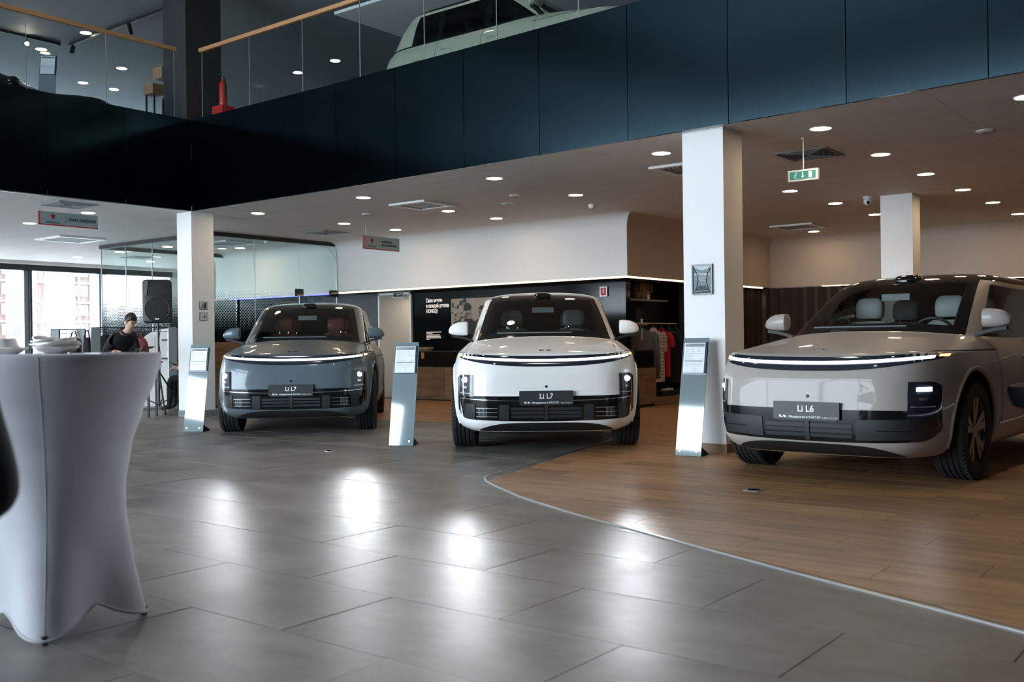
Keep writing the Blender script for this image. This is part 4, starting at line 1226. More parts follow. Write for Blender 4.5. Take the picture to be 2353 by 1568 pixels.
disc_fit('ceiling_valve', 'round air valve in the dark ceiling at the upper right', 'vent', 10.82, 2.39, .09, .02)
disc_fit('smoke_detector', 'small white smoke detector inside the glass office', 'detector', 12.6, 16.0, .055, .06)
c = thing('dome_camera', 'white turret camera on the ceiling beside the far pillar', 'camera', (14.72, 4.86, ZC))
MB().lathe([(.06, 0), (.06, -.04)], 18).build('mount', 'white_plastic', c, True)
MB().ell((0, 0, -.075), (.055, .055, .055)).build('turret', 'white_plastic', c, True)
MB().tube([(-.035, -.02, -.085), (-.055, -.032, -.10)], .022, 12).build('lens', 'black_gloss', c, True)

# exit sign
e = thing('exit_sign', 'green running-man exit sign hanging from the ceiling', 'exit sign', (9.95, 3.935, 2.795))
MB().box(-.02, .02, -.16, .16, -.058, .058).build('housing', 'white_plastic', e)
g_ = MB().box(-.023, -.02, -.135, .135, -.040, .040).build('green_panel', 'green_sign', e)
MB().tube([(0, 0, .058), (0, 0, .385)], .006, 8).build('rod', 'white_plastic', e, True)
MB().lathe([(.025, .385), (.025, .372)], 14).build('ceiling_rose', 'white_plastic', e)
mk = MB()                                            # seen from -x: image left is +y
def ycut(a, b, z0, z1): mk.box(-.0245, -.023, min(-a, -b), max(-a, -b), z0, z1)
ycut(.062, .098, -.032, .032)
ycut(-.007, .007, -.008, .032)
mk.add([(-.0245, .018, -.008), (-.0245, -.018, -.008), (-.0245, 0, -.032), (-.023, .018, -.008), (-.023, -.018, -.008), (-.023, 0, -.032)], [(0, 1, 2), (5, 4, 3), (0, 3, 4, 1), (1, 4, 5, 2), (2, 5, 3, 0)])
def limb(a, b, w=.008): mk.bar((-.0237, -a[0], a[1]), (-.0237, -b[0], b[1]), w, .0016) if False else mk.tube([(-.0237, -a[0], a[1]), (-.0237, -b[0], b[1])], w/2, 6)
limb((-.076, .012), (-.084, -.008), .012); limb((-.084, -.008), (-.070, -.018)); limb((-.070, -.018), (-.074, -.034)); limb((-.084, -.008), (-.098, -.020)); limb((-.098, -.020), (-.108, -.018))
limb((-.076, .012), (-.092, .006), .007); limb((-.076, .012), (-.062, .0), .007); mk.ell((-.0237, .070, .025), (.002, .008, .008), 10, 6)
mk.build('pictogram', 'letter_white', e)

# hanging signs
def shield(parent, x, z, y, s, m='red_print'):
    P = [(-.5, .5), (.5, .5), (.5, -.1), (.28, -.5), (0, -.75), (-.28, -.5), (-.5, -.1)]
    n = len(P); vs_ = [(x+a*s, y, z+b*s) for a, b in P]+[(x+a*s, y-.003, z+b*s) for a, b in P]
    MB().add(vs_, [tuple(range(n)), tuple(reversed(range(n, 2*n)))]+[(i, n+i, n+(i+1) % n, (i+1) % n) for i in range(n)]).build('crest', m, parent)
    MB().box(x-.05*s, x+.05*s, y-.004, y-.003, z-.55*s, z+.45*s).build('crest_line', 'letter_dark', parent)
def hang_sign(label, x0, x1, y, z0, z1, lines, size, bold):
    t = thing('hanging_sign', label, 'sign', ((x0+x1)/2, y, 0))
    w = (x1-x0)/2
    b = MB().box(-w, w, -.008, .008, z0, z1).build('board', 'sign_grey', t)
    MB().box(-w, w, -.010, .010, z0-.004, z0+.012).build('red_edge', 'red_print', t)
    MB().box(-w-.012, -w, -.010, .010, z0, z1).build('red_edge', 'red_print', t)
    for x in (-w*.9, w*.9): MB().tube([(x, 0, z1), (x, 0, ZC)], .0025, 6).build('wire', 'alu', t)
    h = z1-z0
    shield(t, -w*.56, z0+h*.66, -.008, h*.28)
    MB().box(-w*.14, -w*.135, -.010, -.008, z0+h*.25, z1-h*.2).build('divider', 'red_print', t)
    for q in (.22, .14): MB().box(-w*.78, -w*.34, -.010, -.008, z0+h*q, z0+h*(q+.04)).build('small_print', 'letter_dark', t)
    for k, s in enumerate(lines):
        text(s, size, 'letter_dark', t, face_matrix((-w*.05, -.010, z0+h*(.40 if len(lines) == 1 else .55-.27*k)), (1, 0, 0), (0, 0, 1)), bold=bold, depth=.001, sx=.92)
hang_sign('grey hanging sign with red edge reading handover zone', 7.03, 7.91, 14.0, 2.862, 3.053, ['ЗОНА ВЫДАЧИ'], .062, .0008)
hang_sign('grey hanging sign with red edge reading service', 11.83, 12.69, 12.43, 2.73, 2.955, ['СЕРВИСНОЕ', 'ОБСЛУЖИВАНИЕ'], .048, .0006)

# pictograms and certificate on pillars
for z, lb in ((1.725, 'upper exit pictogram plate on the left pillar'), (1.555, 'lower arrow pictogram plate on the left pillar')):
    t = thing('pictogram_plate', lb, 'sign', (9.267, 13.34, z))
    MB().box(-.068, .068, -.006, 0, -.062, .062).build('frame', 'black_matt', t)
    MB().box(-.060, .060, -.008, -.006, -.054, .054).build('face', 'print_light', t)
    mk = MB()
    if z > 1.6:
        mk.box(.005, .045, -.010, -.008, -.045, .045); mk.tube([(-.02, -.009, .02), (-.028, -.009, -.01)], .007, 6); mk.tube([(-.028, -.009, -.01), (-.012, -.009, -.042)], .005, 6); mk.tube([(-.028, -.009, -.01), (-.045, -.009, -.04)], .005, 6)
        mk.tube([(-.02, -.009, .015), (-.004, -.009, .0)], .004, 6); mk.ell((-.018, -.009, .035), (.009, .002, .009), 10, 6)
    else:
        mk.box(-.035, .03, -.010, -.008, -.004, .004); mk.tube([(.008, -.009, .024), (.034, -.009, 0), (.008, -.009, -.024)], .005, 6)
    mk.build('symbol', 'letter_dark', t)
c = thing('certificate', 'framed certificate hanging on the right white pillar', 'picture frame', (8.87, 4.542, 1.703))
# local: +y is image left
fr = MB()
for q in ((-.112, .112, .136, .150), (-.112, .112, -.150, -.136), (-.112, -.098, -.136, .136), (.100, .112, -.136, .136)): fr.box(-.022, 0, q[0], q[1], q[2], q[3])
fr.build('frame', 'black_gloss', c)
MB().box(-.010, 0, -.100, .100, -.137, .137).build('print', 'cert_teal', c)
def cpoly(name, pts, m, d=.0115):
    n = len(pts); vs_ = [(-d, -x, z) for x, z in pts]+[(-d+.0012, -x, z) for x, z in pts]
    MB().add(vs_, [tuple(range(n)), tuple(reversed(range(n, 2*n)))]+[(i, n+i, n+(i+1) % n, (i+1) % n) for i in range(n)]).build(name, m, c)
cpoly('light_arc', [(-.095, .135), (.095, .135), (.06, .105), (.02, .092), (-.02, .092), (-.06, .108)], 'cert_light')
cpoly('dark_road', [(-.10, -.137), (.10, -.137), (.095, -.12), (.02, -.055), (.012, -.07), (-.01, -.06), (-.03, -.055), (-.075, -.115)], 'cert_dark')
for s in (-1, 1):
    pts = [(-.012, -s*x, z) for x, z in ((-.09, .11), (-.06, .06), (-.045, .0), (-.05, -.05), (-.075, -.11))]
    MB().tube(pts, .0035, 6).build('dark_curve', 'cert_dark', c, True)
text('СЕРТИФИКАТ', .025, 'letter_white', c, face_matrix((-.0125, 0, .042), (0, -1, 0), (0, 0, 1)), align='CENTER', depth=.0008, bold=.0008)
for k in range(4): MB().box(-.013, -.012, -.055+.006*k, .058-.004*k, .025-.012*k, .028-.012*k).build('print_line', 'cert_light', c)
MB().box(-.013, -.012, -.07, .07, -.115, -.112).build('print_line', 'cert_light', c)
MB().tube([(-.0125, -.045+.016*math.cos(2*PI*k/16), -.035+.016*math.sin(2*PI*k/16)) for k in range(16)], .0012, 4, True).build('seal', 'cert_light', c)

# ================================================================== GLASS OFFICE
gw = thing('glass_partition', 'glass office wall with dot film facing the showroom', 'glass partition')
MB().box(10.92, 14.0, 15.42, 15.50, ZC-.075, ZC).build('header', 'black_matt', gw)
xs = [10.95, 11.886, 12.96, 13.94]
for a, b in zip(xs, xs[1:]):
    p = MB().box(a+.004, b-.004, 15.455, 15.467, .02, ZC-.075).build('glass_pane', 'dot_glass_x', gw)
    MB().box(b-.004, b+.004, 15.452, 15.47, .02, ZC-.075).build('joint', 'alu', p)
for x in (12.96, 13.85): MB().box(x-.085, x+.085, 15.43, 15.49, 2.06, 2.20).build('patch_fitting', 'black_gloss', gw)
arc = [(13.55+.38*math.sin(PI/2*k/10), 15.445, ZC-.10-.38*(1-math.cos(PI/2*k/10))) for k in range(11)]+[(13.935, 15.445, 2.2)]
MB().tube(arc, .006, 6).build('edge_profile', 'alu', gw, True)
gw = thing('glass_partition', 'glass office wall with dot film behind the man in black', 'glass partition')
MB().box(10.91, 10.99, 15.5, 19.27, ZC-.075, ZC).build('header', 'black_matt', gw)
ys = [15.5, 16.45, 17.4, 18.33, 19.25]
for a, b in zip(ys, ys[1:]):
    p = MB().box(10.945, 10.957, a+.004, b-.004, .02, ZC-.075).build('glass_pane', 'dot_glass_y', gw)
    MB().box(10.942, 10.96, b-.004, b+.004, .02, ZC-.075).build('joint', 'alu', p)
gw = thing('glass_partition', 'rear glass wall of the glass office', 'glass partition')
MB().box(10.95, 14.4, 19.22, 19.30, ZC-.075, ZC).build('header', 'black_matt', gw)
xs = [10.97, 12.1, 13.25, 14.4]
for a, b in zip(xs, xs[1:]):
    MB().box(a+.004, b-.004, 19.255, 19.267, .02, ZC-.075).build('glass_pane', 'clear_glass', gw)
arc = [(14.05+.38*math.sin(PI/2*k/10), 19.24, ZC-.10-.38*(1-math.cos(PI/2*k/10))) for k in range(11)]+[(14.435, 19.24, 2.2)]
MB().tube(arc, .006, 6).build('edge_profile', 'alu', gw, True)
# low cabinets before the glass
def cabinet(name, label, x0, x1, y0, y1, z1, doors, m='oak_panel', axis='x', toe=.04, mtop=None):
    t = thing(name, label, 'cabinet', ((x0+x1)/2, (y0+y1)/2, 0)); w = (x1-x0)/2; d = (y1-y0)/2
    MB().box(-w, w, -d, d, toe, z1).build('body', m, t)
    MB().box(-w+.02, w-.02, -d+.02, d-.02, .0, toe).build('plinth', 'black_matt', t)
    for k in range(doors):
        if axis == 'x':
            a = -d+2*d*k/doors+.004; b = -d+2*d*(k+1)/doors-.004; MB().box(-w-.014, -w, a, b, toe+.01, z1-.012).build('door', m, t)
        else:
            a = -w+2*w*k/doors+.004; b = -w+2*w*(k+1)/doors-.004; MB().box(a, b, -d-.014, -d, toe+.01, z1-.012).build('door', m, t)
    return t
cabinet('low_cabinet', 'oak low cabinet before the glass office beside the blue-grey car', 10.55, 12.3, 14.9, 15.35, 1.16, 3, axis='y')

# ================================================================== BRAND WALL
cabinet('counter', 'long oak counter base below the brand wall', 14.0, 14.5, 8.95, 13.46, .635, 5, toe=.03)
t = thing('sideboard', 'black drawer unit standing on the long oak counter', 'cabinet', (14.28, 11.2, .637))
MB().box(-.24, .24, -2.22, 2.22, 0, .31).build('body', 'black_matt', t)
for k in range(3): MB().box(-.252, -.24, -2.2+1.47*k, -.76+1.47*k, .02, .29).build('drawer', 'black_gloss', t)
o = MB().box(14.015, 14.03, 13.10, 13.17, .80, .915).build('price_tag', 'oak_rail'); tag(o, 'small tan tag on the black drawer unit', 'tag')
o = MB().loft([[(14.25+.09*math.cos(2*PI*k/16)*s, 13.28+.22*math.sin(2*PI*k/16)*s, z) for k in range(16)] for z, s in ((.95, .8), (.99, 1.), (1.02, .95))]).build('woven_tray', 'cloth_brown'); tag(o, 'brown patterned tray on the black drawer unit', 'tray')
cabinet('counter', 'oak box with black top panel at the corner right of the white car', 14.03, 14.69, 8.42, 8.93, .645, 1, axis='y')
t = thing('display_box', 'black display box on the corner oak counter', 'display box', (14.36, 8.68, .647))
MB().box(-.32, .32, -.24, .24, 0, .30).build('body', 'black_matt', t); MB().box(-.30, .30, -.25, -.24, .02, .28).build('front_panel', 'black_gloss', t)
o = MB().box(14.70, 16.4, 8.45, 9.3, .005, .12).build('plinth', 'oak_panel'); tag(o, 'low oak plinth under the hanging clothes', 'plinth')
# wall lettering and photo panel (face -x: image left is +y)
wt = thing('wall_lettering', 'white lit slogan and small text on the black brand wall', 'lettering', (14.55, 13.52, 0))
F = lambda y, z: face_matrix((-.004, y, z), (0, -1, 0), (0, 0, 1))
for k, s in enumerate(('Сила мечты', 'в каждой детали', 'HONGQI')): text(s, .105, 'lit_letter', wt, F(0, 1.905-.105*k), bold=.002, sx=.70)
for k, wd in enumerate((.40, .16, .35, .38, .39, .08)): MB().box(-.006, -.001, -wd, 0, 1.306-.028*k, 1.318-.028*k).build('small_print', 'lit_letter', wt)
ph = thing('photo_panel', 'sepia photograph of two men with glasses on the black brand wall', 'photograph', (14.545, 12.3, 1.62))
MB().box(-.02, 0, -.52, .54, -.36, .33).build('print', 'sepia_light', ph)
def pp(name, pts, m, d):
    n = len(pts); vs_ = [(-d, -x, z) for x, z in pts]+[(-d+.002, -x, z) for x, z in pts]
    MB().add(vs_, [tuple(range(n)), tuple(reversed(range(n, 2*n)))]+[(i, n+i, n+(i+1) % n, (i+1) % n) for i in range(n)]).build(name, m, ph)
def el(cx, cz, rx, rz, n=18, a0=0, a1=2*PI): return [(cx+rx*math.cos(a0+(a1-a0)*k/n), cz+rz*math.sin(a0+(a1-a0)*k/n)) for k in range(n if a1-a0 > 6.2 else n+1)]
random.seed(3)
for k in range(44):
    x = random.uniform(-.51, -.14); z = random.uniform(-.33, .30); w = random.uniform(.02, .09); h = random.uniform(.015, .08)
    pp('machinery', [(x-w/2, z-h/2), (x+w/2, z-h/2), (x+w/2, z+h/2), (x-w/2, z+h/2)], ('sepia_dark', 'sepia_mid', 'sepia_dark')[k % 3], .0205+.0001*k)
pp('coat', [(-.26, -.36), (-.22, -.12), (-.14, -.06), (-.02, -.06), (.06, -.12), (.10, -.36)], 'sepia_dark', .026)
pp('face', el(-.10, .02, .062, .085), 'sepia_light', .028); pp('face_shade', el(-.125, .01, .03, .07), 'sepia_mid', .0285)
pp('cap', [(-.22, .08), (-.04, .10), (-.02, .17), (-.08, .24), (-.16, .25), (-.21, .19)], 'sepia_dark', .029)
for x in (-.125, -.072): pp('spectacles', el(x, .03, .021, .014, 12), 'sepia_dark', .030)
pp('coat', [(.04, -.36), (.06, -.12), (.16, -.06), (.36, -.1), (.50, -.22), (.50, -.36)], 'sepia_dark', .027)
pp('face', el(.23, .05, .075, .10), 'sepia_light', .029); pp('face_shade', el(.20, .02, .035, .075), 'sepia_mid', .0295)
pp('hair', el(.25, .11, .085, .075, 14, -.2, PI+.1), 'sepia_dark', .030)
for x in (.185, .245): pp('spectacles', el(x, .055, .024, .016, 12), 'sepia_dark', .031)
l = thing('emergency_lamp', 'small emergency lamp box above the doorway in the brand wall', 'lamp', (14.52, 14.24, 2.08))
MB().box(-.03, .03, -.15, .15, -.055, .055).build('housing', 'print_light', l); MB().box(-.033, -.03, -.13, .13, -.04, .04).build('face', 'vent_grey', l)
MB().bar((-.035, .03, .0), (-.035, -.11, .02), .006, .012).build('tube', 'letter_white', l)
r = thing('fire_call_sign', 'small red and white sign on the brand wall behind the white car roof', 'sign', (14.53, 9.33, 1.955))
MB().box(-.01, .0, -.075, .075, -.085, .085).build('plate', 'letter_white', r); MB().box(-.013, -.01, -.055, .055, -.065, .07).build('red_field', 'red_print', r)
MB().box(-.015, -.013, -.008, .008, -.02, .05).build('mark', 'letter_white', r)
# doorway frame
struct('door_1', MB().box(14.50, 14.72, 13.90, 13.935, 0, 2.12).box(14.50, 14.72, 14.795, 14.83, 0, 2.12).box(14.50, 14.72, 13.90, 14.83, 2.09, 2.13), 'white_plastic', None, 'white door frame in the brand wall')

# ================================================================== CLOTHING DISPLAY
def shelf(label, x0, x1, y0, y1, z):
    o = MB().box(x0, x1, y0, y1, z-.03, z).build('wall_shelf', 'grey_frame'); tag(o, label, 'shelf')
shelf('upper black shelf in the clothing display carrying the khaki backpack', 14.72, 16.1, 8.95, 9.33, 1.83)
shelf('lower black shelf in the clothing display carrying the dark backpack', 14.72, 15.35, 8.95, 9.33, 1.40)
def backpack(label, x, y, z, w, h, d, m, tagm='paper'):
    t = thing('backpack', label, 'backpack', (x, y, z)); rings = []
    for q, a, b in ((0, .88, .9), (.06, 1., 1.), (.45, 1., 1.), (.75, .94, .9), (.92, .72, .7), (1., .4, .45)):
        rings.append([(w/2*a*math.copysign(abs(math.cos(2*PI*k/24))**.7, math.cos(2*PI*k/24))+.02*math.sin(q*9), d/2*b*math.copysign(abs(math.sin(2*PI*k/24))**.7, math.sin(2*PI*k/24)), h*q) for k in range(24)])
    MB().loft(rings).build('bag', m, t, True)
    rings = [[(w*.36*a*math.cos(2*PI*k/16), -d*.44-d*.16*b*max(0, math.sin(2*PI*k/16)), h*(.08+.38*q)) for k in range(16)] for q, a, b in ((0, .8, .7), (.2, 1, 1), (.8, 1, 1), (1, .8, .6))]
    MB().loft(rings).build('front_pocket', m, t, True)
    for s in (-1, 1): MB().tube([(s*w*.3, -d*.2, h*.92), (s*w*.42, -d*.5, h*.7), (s*w*.45, -d*.45, h*.35)], .018, 8).build('strap', m, t, True)
    MB().tube([(-.05, 0, h*.98), (-.03, 0, h*1.05), (.03, 0, h*1.05), (.05, 0, h*.98)], .01, 8).build('grab_handle', m, t, True)
    MB().box(.0, .07, -d*.62, -d*.61, .0, .08).build('tag', tagm, t)
backpack('khaki backpack on the upper display shelf', 15.42, 9.12, 1.832, .46, .36, .22, 'cloth_brown')
backpack('dark backpack on the lower display shelf', 15.20, 9.12, 1.402, .30, .27, .2, 'cloth_navy')
o = MB().tube([(14.72, 8.98, 1.405), (16.6, 8.98, 1.405)], .012, 10).build('clothes_rail', 'chrome', None, True); tag(o, 'metal clothes rail in the display recess', 'rail')
def garment(name, label, cat, x, y, ztop, w, h, m, sleeve, rz=0., sl_len=.5, zipper=False):
    t = thing(name, label, cat, (x, y, ztop), rz)
    hk = [(0, 0, .0), (0, 0, .05), (.015, 0, .075), (.0, 0, .098), (-.02, 0, .088)]
    hg = MB().tube(hk, .004, 6).tube([(-w*.36, 0, -.05), (0, 0, .0), (w*.36, 0, -.05)], .007, 6).build('hanger', 'chrome', t, True)
    rings = []
    n = 28
    for q, a, d in ((0.02, .20, .035), (-.02, .30, .05), (-.05, .62, .055), (-.085, .90, .06), (-.14, 1., .06), (-.30, .98, .07), (-.6, .97, .075), (-1., .99, .08)):
        z = q*h if q < -.2 else q
        rings.append([(w/2*a*math.copysign(abs(math.cos(2*PI*k/n))**.8, math.cos(2*PI*k/n)), d*math.sin(2*PI*k/n)*(1+.18*math.sin(5*2*PI*k/n+z*3)), z) for k in range(n)])
    MB().loft(rings).build('torso', m, t, True)
    MB().tube([(.0+w*.11*math.cos(2*PI*k/16), .035*math.sin(2*PI*k/16), .012) for k in range(16)], .012, 6, True).build('collar', m, t, True)
    for s in (-1, 1):
        L = sl_len*h
        MB().tube([(s*w*.40, 0, -.075), (s*w*.50, 0, -.15), (s*w*.56, .01, -.12-L*.5), (s*w*.57, .01, -.12-L)], [.05, .062, .055, .047], 12).build('sleeve', m, t, True)
    if zipper: MB().box(-.008, .008, -.068, -.052, -.20, .0).build('zip', 'print_light', t)
garment('zip_sweater', 'grey zip-neck sweater hanging nearest the white car', 'sweater', 15.15, 8.97, 1.305, .54, .95, 'cloth_grey', True, -.72, .80, True)
garment('patterned_shirt', 'off-white patterned short-sleeved shirt on the clothes rail', 'shirt', 15.60, 8.98, 1.305, .50, .95, 'cloth_pattern', True, -.35, .30)
garment('red_shirt', 'red shirt behind the patterned shirt on the rail', 'shirt', 15.90, 8.98, 1.305, .34, .86, 'cloth_red', True, -1.5, .25)
garment('dark_jacket', 'dark jacket hanging right of the red shirt', 'jacket', 16.16, 8.98, 1.305, .46, .98, 'cloth_navy', True, -1.45, .7)
garment('black_jacket', 'black jacket with pale strap near the right pillar', 'jacket', 16.42, 8.98, 1.305, .44, .8, 'cloth_black', True, -1.4, .6)
def shoe(label, x, y, rz, m='black_matt'):
    t = thing('shoe', label, 'shoe', (x, y, .122), rz, 'shoes on the oak plinth')
    rings = [[(px, w*math.cos(2*PI*k/12), .005+hh/2+hh/2*math.sin(2*PI*k/12)) for k in range(12)] for px, w, hh in ((-.13, .02, .07), (-.11, .036, .10), (-.03, .038, .085), (.05, .045, .06), (.11, .04, .045), (.14, .015, .03))]
    MB().loft(rings).build('upper', m, t, True); MB().box(-.13, .13, -.038, .038, 0, .012).build('sole', 'print_grey', t)
shoe('left dark shoe under the hanging clothes', 15.95, 8.70, -1.4); shoe('right dark shoe under the hanging clothes', 16.12, 8.70, -1.5)
o = MB().box(15.30, 15.80, 8.62, 8.82, .122, .21).build('shoe_box', 'black_matt'); tag(o, 'black shoe box under the hanging clothes', 'box')
o = MB().loft([[(15.5+.26*t_, 8.72+.06*s_, .213+z) for t_, s_, z in ((0, -1, 0), (1, -1, .012), (1, 1, .012), (0, 1, 0))], [(15.5+.26*t_, 8.72+.06*s_, .24+z) for t_, s_, z in ((0.05, -.8, 0), (.95, -.8, .012), (.95, .8, .012), (0.05, .8, 0))]]).build('folded_scarf', 'cloth_white'); tag(o, 'pale folded scarf on the shoe box', 'scarf')

# ================================================================== FLOOR BOX
f_ = thing('floor_socket', 'square metal floor socket set into the oak floor', 'floor socket', (6.84, 3.11, .004))
MB().box(-.065, .065, -.055, .055, 0, .005).build('frame', 'print_grey', f_); MB().lathe([(.048, .005), (.045, .007)], 20).build('lid', 'black_gloss', f_)
f_ = thing('floor_socket', 'round metal floor socket in the tiles left of the white car', 'floor socket', (6.95, 7.85, 0))
MB().lathe([(.055, .0), (.055, .003), (.045, .005)], 22).build('frame', 'alu', f_); MB().lathe([(.03, .005), (.028, .007)], 16).build('lid', 'black_gloss', f_)
# ================================================================== COCKTAIL TABLE
tb = thing('cocktail_table', 'round cocktail table under a white stretch cover in the left foreground', 'table', (2.043, 3.958, 0))
A0 = math.atan2(3.684-3.958, 1.851-2.043)          # direction of the front foot
NT, NZ = 96, 40
def tcurve(tab, z):
    for (z0, r0), (z1, r1) in zip(tab, tab[1:]):
        if z <= z1:
            f = (z-z0)/(z1-z0); f = f*f*(3-2*f)*.5+f*.5; return r0+(r1-r0)*f
    return tab[-1][1]
TF = [(0, .345), (.12, .318), (.25, .292), (.42, .268), (.55, .266), (.70, .288), (.85, .335), (.98, .388), (1.045, .408), (1.085, .410)]
TM = [(0, .236), (.12, .236), (.25, .238), (.42, .244), (.55, .252), (.70, .284), (.85, .335), (.98, .388), (1.045, .408), (1.085, .410)]
rings = []
for j in range(NZ+1):
    s = j/NZ; ring = []
    for k in range(NT):
        th = 2*PI*k/NT; c = .5+.5*math.cos(4*(th-A0)); lobe = c**1.25
        zb = .012+.085*(1-abs(math.cos(2*(th-A0)))**1.3)
        z = zb+(1.085-zb)*s
        r = tcurve(TM, z)+(tcurve(TF, z)-tcurve(TM, z))*lobe
        r += .002*math.sin(9*th+20*z)*(1-s)*.5
        ring.append((r*math.cos(th), r*math.sin(th), z))
    rings.append(ring)
for q in (.405, .39): rings.append([(q*math.cos(2*PI*k/NT), q*math.sin(2*PI*k/NT), 1.0885) for k in range(NT)])
MB().loft(rings, cap=False).add([(.391*math.cos(2*PI*k/NT), .391*math.sin(2*PI*k/NT), 1.0885) for k in range(NT)], [tuple(range(NT))]).build('cover', 'stretch_cloth', tb, True, 60)
MB().lathe([(.402, 1.055), (.402, 1.082)], 48).build('top_board', 'white_plastic', tb)
for q in range(4):
    th = A0+q*PI/2
    MB().tube([(.33*math.cos(th), .33*math.sin(th), .0), (.33*math.cos(th), .33*math.sin(th), .035)], .014, 12).build('foot', 'black_matt', tb)
    MB().bar((.325*math.cos(th), .325*math.sin(th), .03), (.06*math.cos(th), .06*math.sin(th), 1.05), .025).build('leg', 'alu', tb)
sm = [(tcurve(TF, z)*math.cos(A0)*1.001, tcurve(TF, z)*math.sin(A0)*1.001, z) for z in [.03+1.05*k/40 for k in range(41)]]
MB().tube(sm, .0014, 5).build('seam', 'stretch_cloth', tb, True)
hm = []
for k in range(NT):
    th = 2*PI*k/NT; c = .5+.5*math.cos(4*(th-A0)); lobe = c**1.25; z = .016+.085*(1-abs(math.cos(2*(th-A0)))**1.3)
    r = tcurve(TM, z)+(tcurve(TF, z)-tcurve(TM, z))*lobe; hm.append((r*math.cos(th), r*math.sin(th), z))
MB().tube(hm, .006, 6, True).build('hem', 'stretch_cloth', tb, True)
# crockery
def plate(label, x, y, z, r, wav, rz, tilt=0., group='stacked serving plates'):
    n = 40; rings = []
    for q, hh in ((.30, .002), (.45, .0), (.55, .004), (.80, .016), (1.0, .024), (.99, .028), (.78, .021), (.52, .010), (.05, .008)):
        ring = []
        for k in range(n):
            t = 2*PI*k/n; sq = 1+.10*math.cos(4*t)
            ring.append((r*q*sq*math.cos(t), r*q*sq*math.sin(t), hh+wav*q*q*(math.cos(2*t)+.4*math.cos(3*t+1))))
        rings.append(ring)
    o = MB().loft(rings).build('plate', 'china', None, True); o.location = (x, y, z); o.rotation_euler = (tilt, tilt*.6, rz); return tag(o, label, 'plate', group)
names = ['lowest', 'second', 'third', 'fourth', 'topmost']
zz = 1.0895
for k in range(5):
    plate('%s white plate of the stack on the cocktail table' % names[k], 2.074, 4.005, zz, .090 if k else .086, (0, .003, .005, .006, .007)[k], .5*k, (0, .01, -.02, .03, -.02)[k]); zz += (.024, .010, .009, .010, .009)[k] if k else .008
o = plate('white saucer under the bowl at the left edge of the cocktail table', 1.978, 4.208, 1.0895, .075, 0, 0, 0, None)
b = thing('bowl', 'straight-sided white bowl on the saucer at the left picture edge', 'bowl', (1.965, 4.215, 1.104))
MB().lathe([(.035, 0), (.05, .003), (.056, .012), (.057, .05), (.053, .05), (.052, .012), (.02, .008)], 36).build('shell', 'china', b, True)
o = MB().box(2.12, 2.28, 3.74, 3.86, 1.0887, 1.0917).build('paper_napkin', 'letter_white'); tag(o, 'flat white napkin lying on the cocktail table', 'napkin')

# ================================================================== LOUDSPEAKER ON TRIPOD
SPX, SPY = 9.36, 14.72
st = thing('speaker_stand', 'black tripod speaker stand beside the left pillar', 'speaker stand', (SPX, SPY, 0))
MB().tube([(0, 0, .10), (0, 0, .85)], .019, 14).build('lower_tube', 'black_matt', st, True)
MB().tube([(0, 0, .82), (0, 0, 1.474)], .0155, 14).build('upper_tube', 'black_matt', st, True)
MB().tube([(0, 0, .80), (0, 0, .87)], .028, 14).build('collar', 'black_matt', st, True)
MB().tube([(.03, 0, .84), (.07, 0, .84)], .012, 10).build('knob', 'black_matt', st, True)
MB().tube([(0, 0, .62), (0, 0, .68)], .028, 14).build('hub', 'black_matt', st, True)
MB().tube([(0, 0, .12), (0, 0, .16)], .026, 14).build('lower_hub', 'black_matt', st, True)
for q in range(3):
    a = math.atan2(-.79, .62)+PI/6*0+q*2*PI/3+PI; c, s = math.cos(a), math.sin(a)
    lg = MB().tube([(c*.03, s*.03, .65), (c*.50, s*.50, .03)], .014, 10).build('leg', 'black_matt', st, True)
    MB().tube([(c*.48, s*.48, .04), (c*.52, s*.52, .005)], .019, 10).build('rubber_foot', 'tyre', lg, True)
    MB().tube([(c*.02, s*.02, .14), (c*.31, s*.31, .27)], .010, 8).build('brace', 'black_matt', st, True)
cab = [(.02, .02, 1.44)]
for k in range(40): z = 1.45-1.4*k/39; cab.append((.03+.025*math.sin(z*9), .02*math.cos(z*7), z))
MB().tube(cab, .005, 6).build('cable', 'black_matt', st, True)
sp = thing('loudspeaker', 'black loudspeaker on the tripod in front of the left pillar', 'speaker', (SPX, SPY, 1.47), math.radians(38-90+14))
# local: -y faces the viewer
def rrect(w, h, r, z0, n=6):
    P = []
    for cx, cz, a in ((w-r, h-r, 0), (-w+r, h-r, PI/2), (-w+r, -h+r, PI), (w-r, -h+r, 3*PI/2)):
        for k in range(n+1): t = a+PI/2*k/n; P.append((cx+r*math.cos(t), z0+cz+r*math.sin(t)))
    return P
rings = []
for y, w, h, r in ((.17, .15, .30, .07), (.12, .19, .335, .07), (-.05, .225, .355, .07), (-.13, .230, .36, .065), (-.155, .222, .352, .06), (-.165, .205, .335, .05)):
    rings.append([(x, y, z) for x, z in rrect(w, h, r, .365)])
MB().loft(rings).build('cabinet', 'speaker_black', sp, True, 50)
MB().lathe([(.188, -.158), (.188, -.175), (.172, -.182), (.10, -.187), (.0, -.188)], 40, (0, 0, .235), 'y').build('woofer_grille', 'speaker_grille', sp, True)
MB().tube([(.192*math.cos(2*PI*k/40), -.172, .235+.192*math.sin(2*PI*k/40)) for k in range(40)], .010, 8, True).build('woofer_ring', 'speaker_black', sp, True)
hn = MB().add([(-.19, -.172, .68), (.19, -.172, .68), (.16, -.172, .47), (-.16, -.172, .47), (-.06, -.10, .60), (.06, -.10, .60), (.05, -.10, .53), (-.05, -.10, .53)],
              [(0, 1, 5, 4), (1, 2, 6, 5), (2, 3, 7, 6), (3, 0, 4, 7), (4, 5, 6, 7)])
hn.build('horn', 'vent_grey', sp)
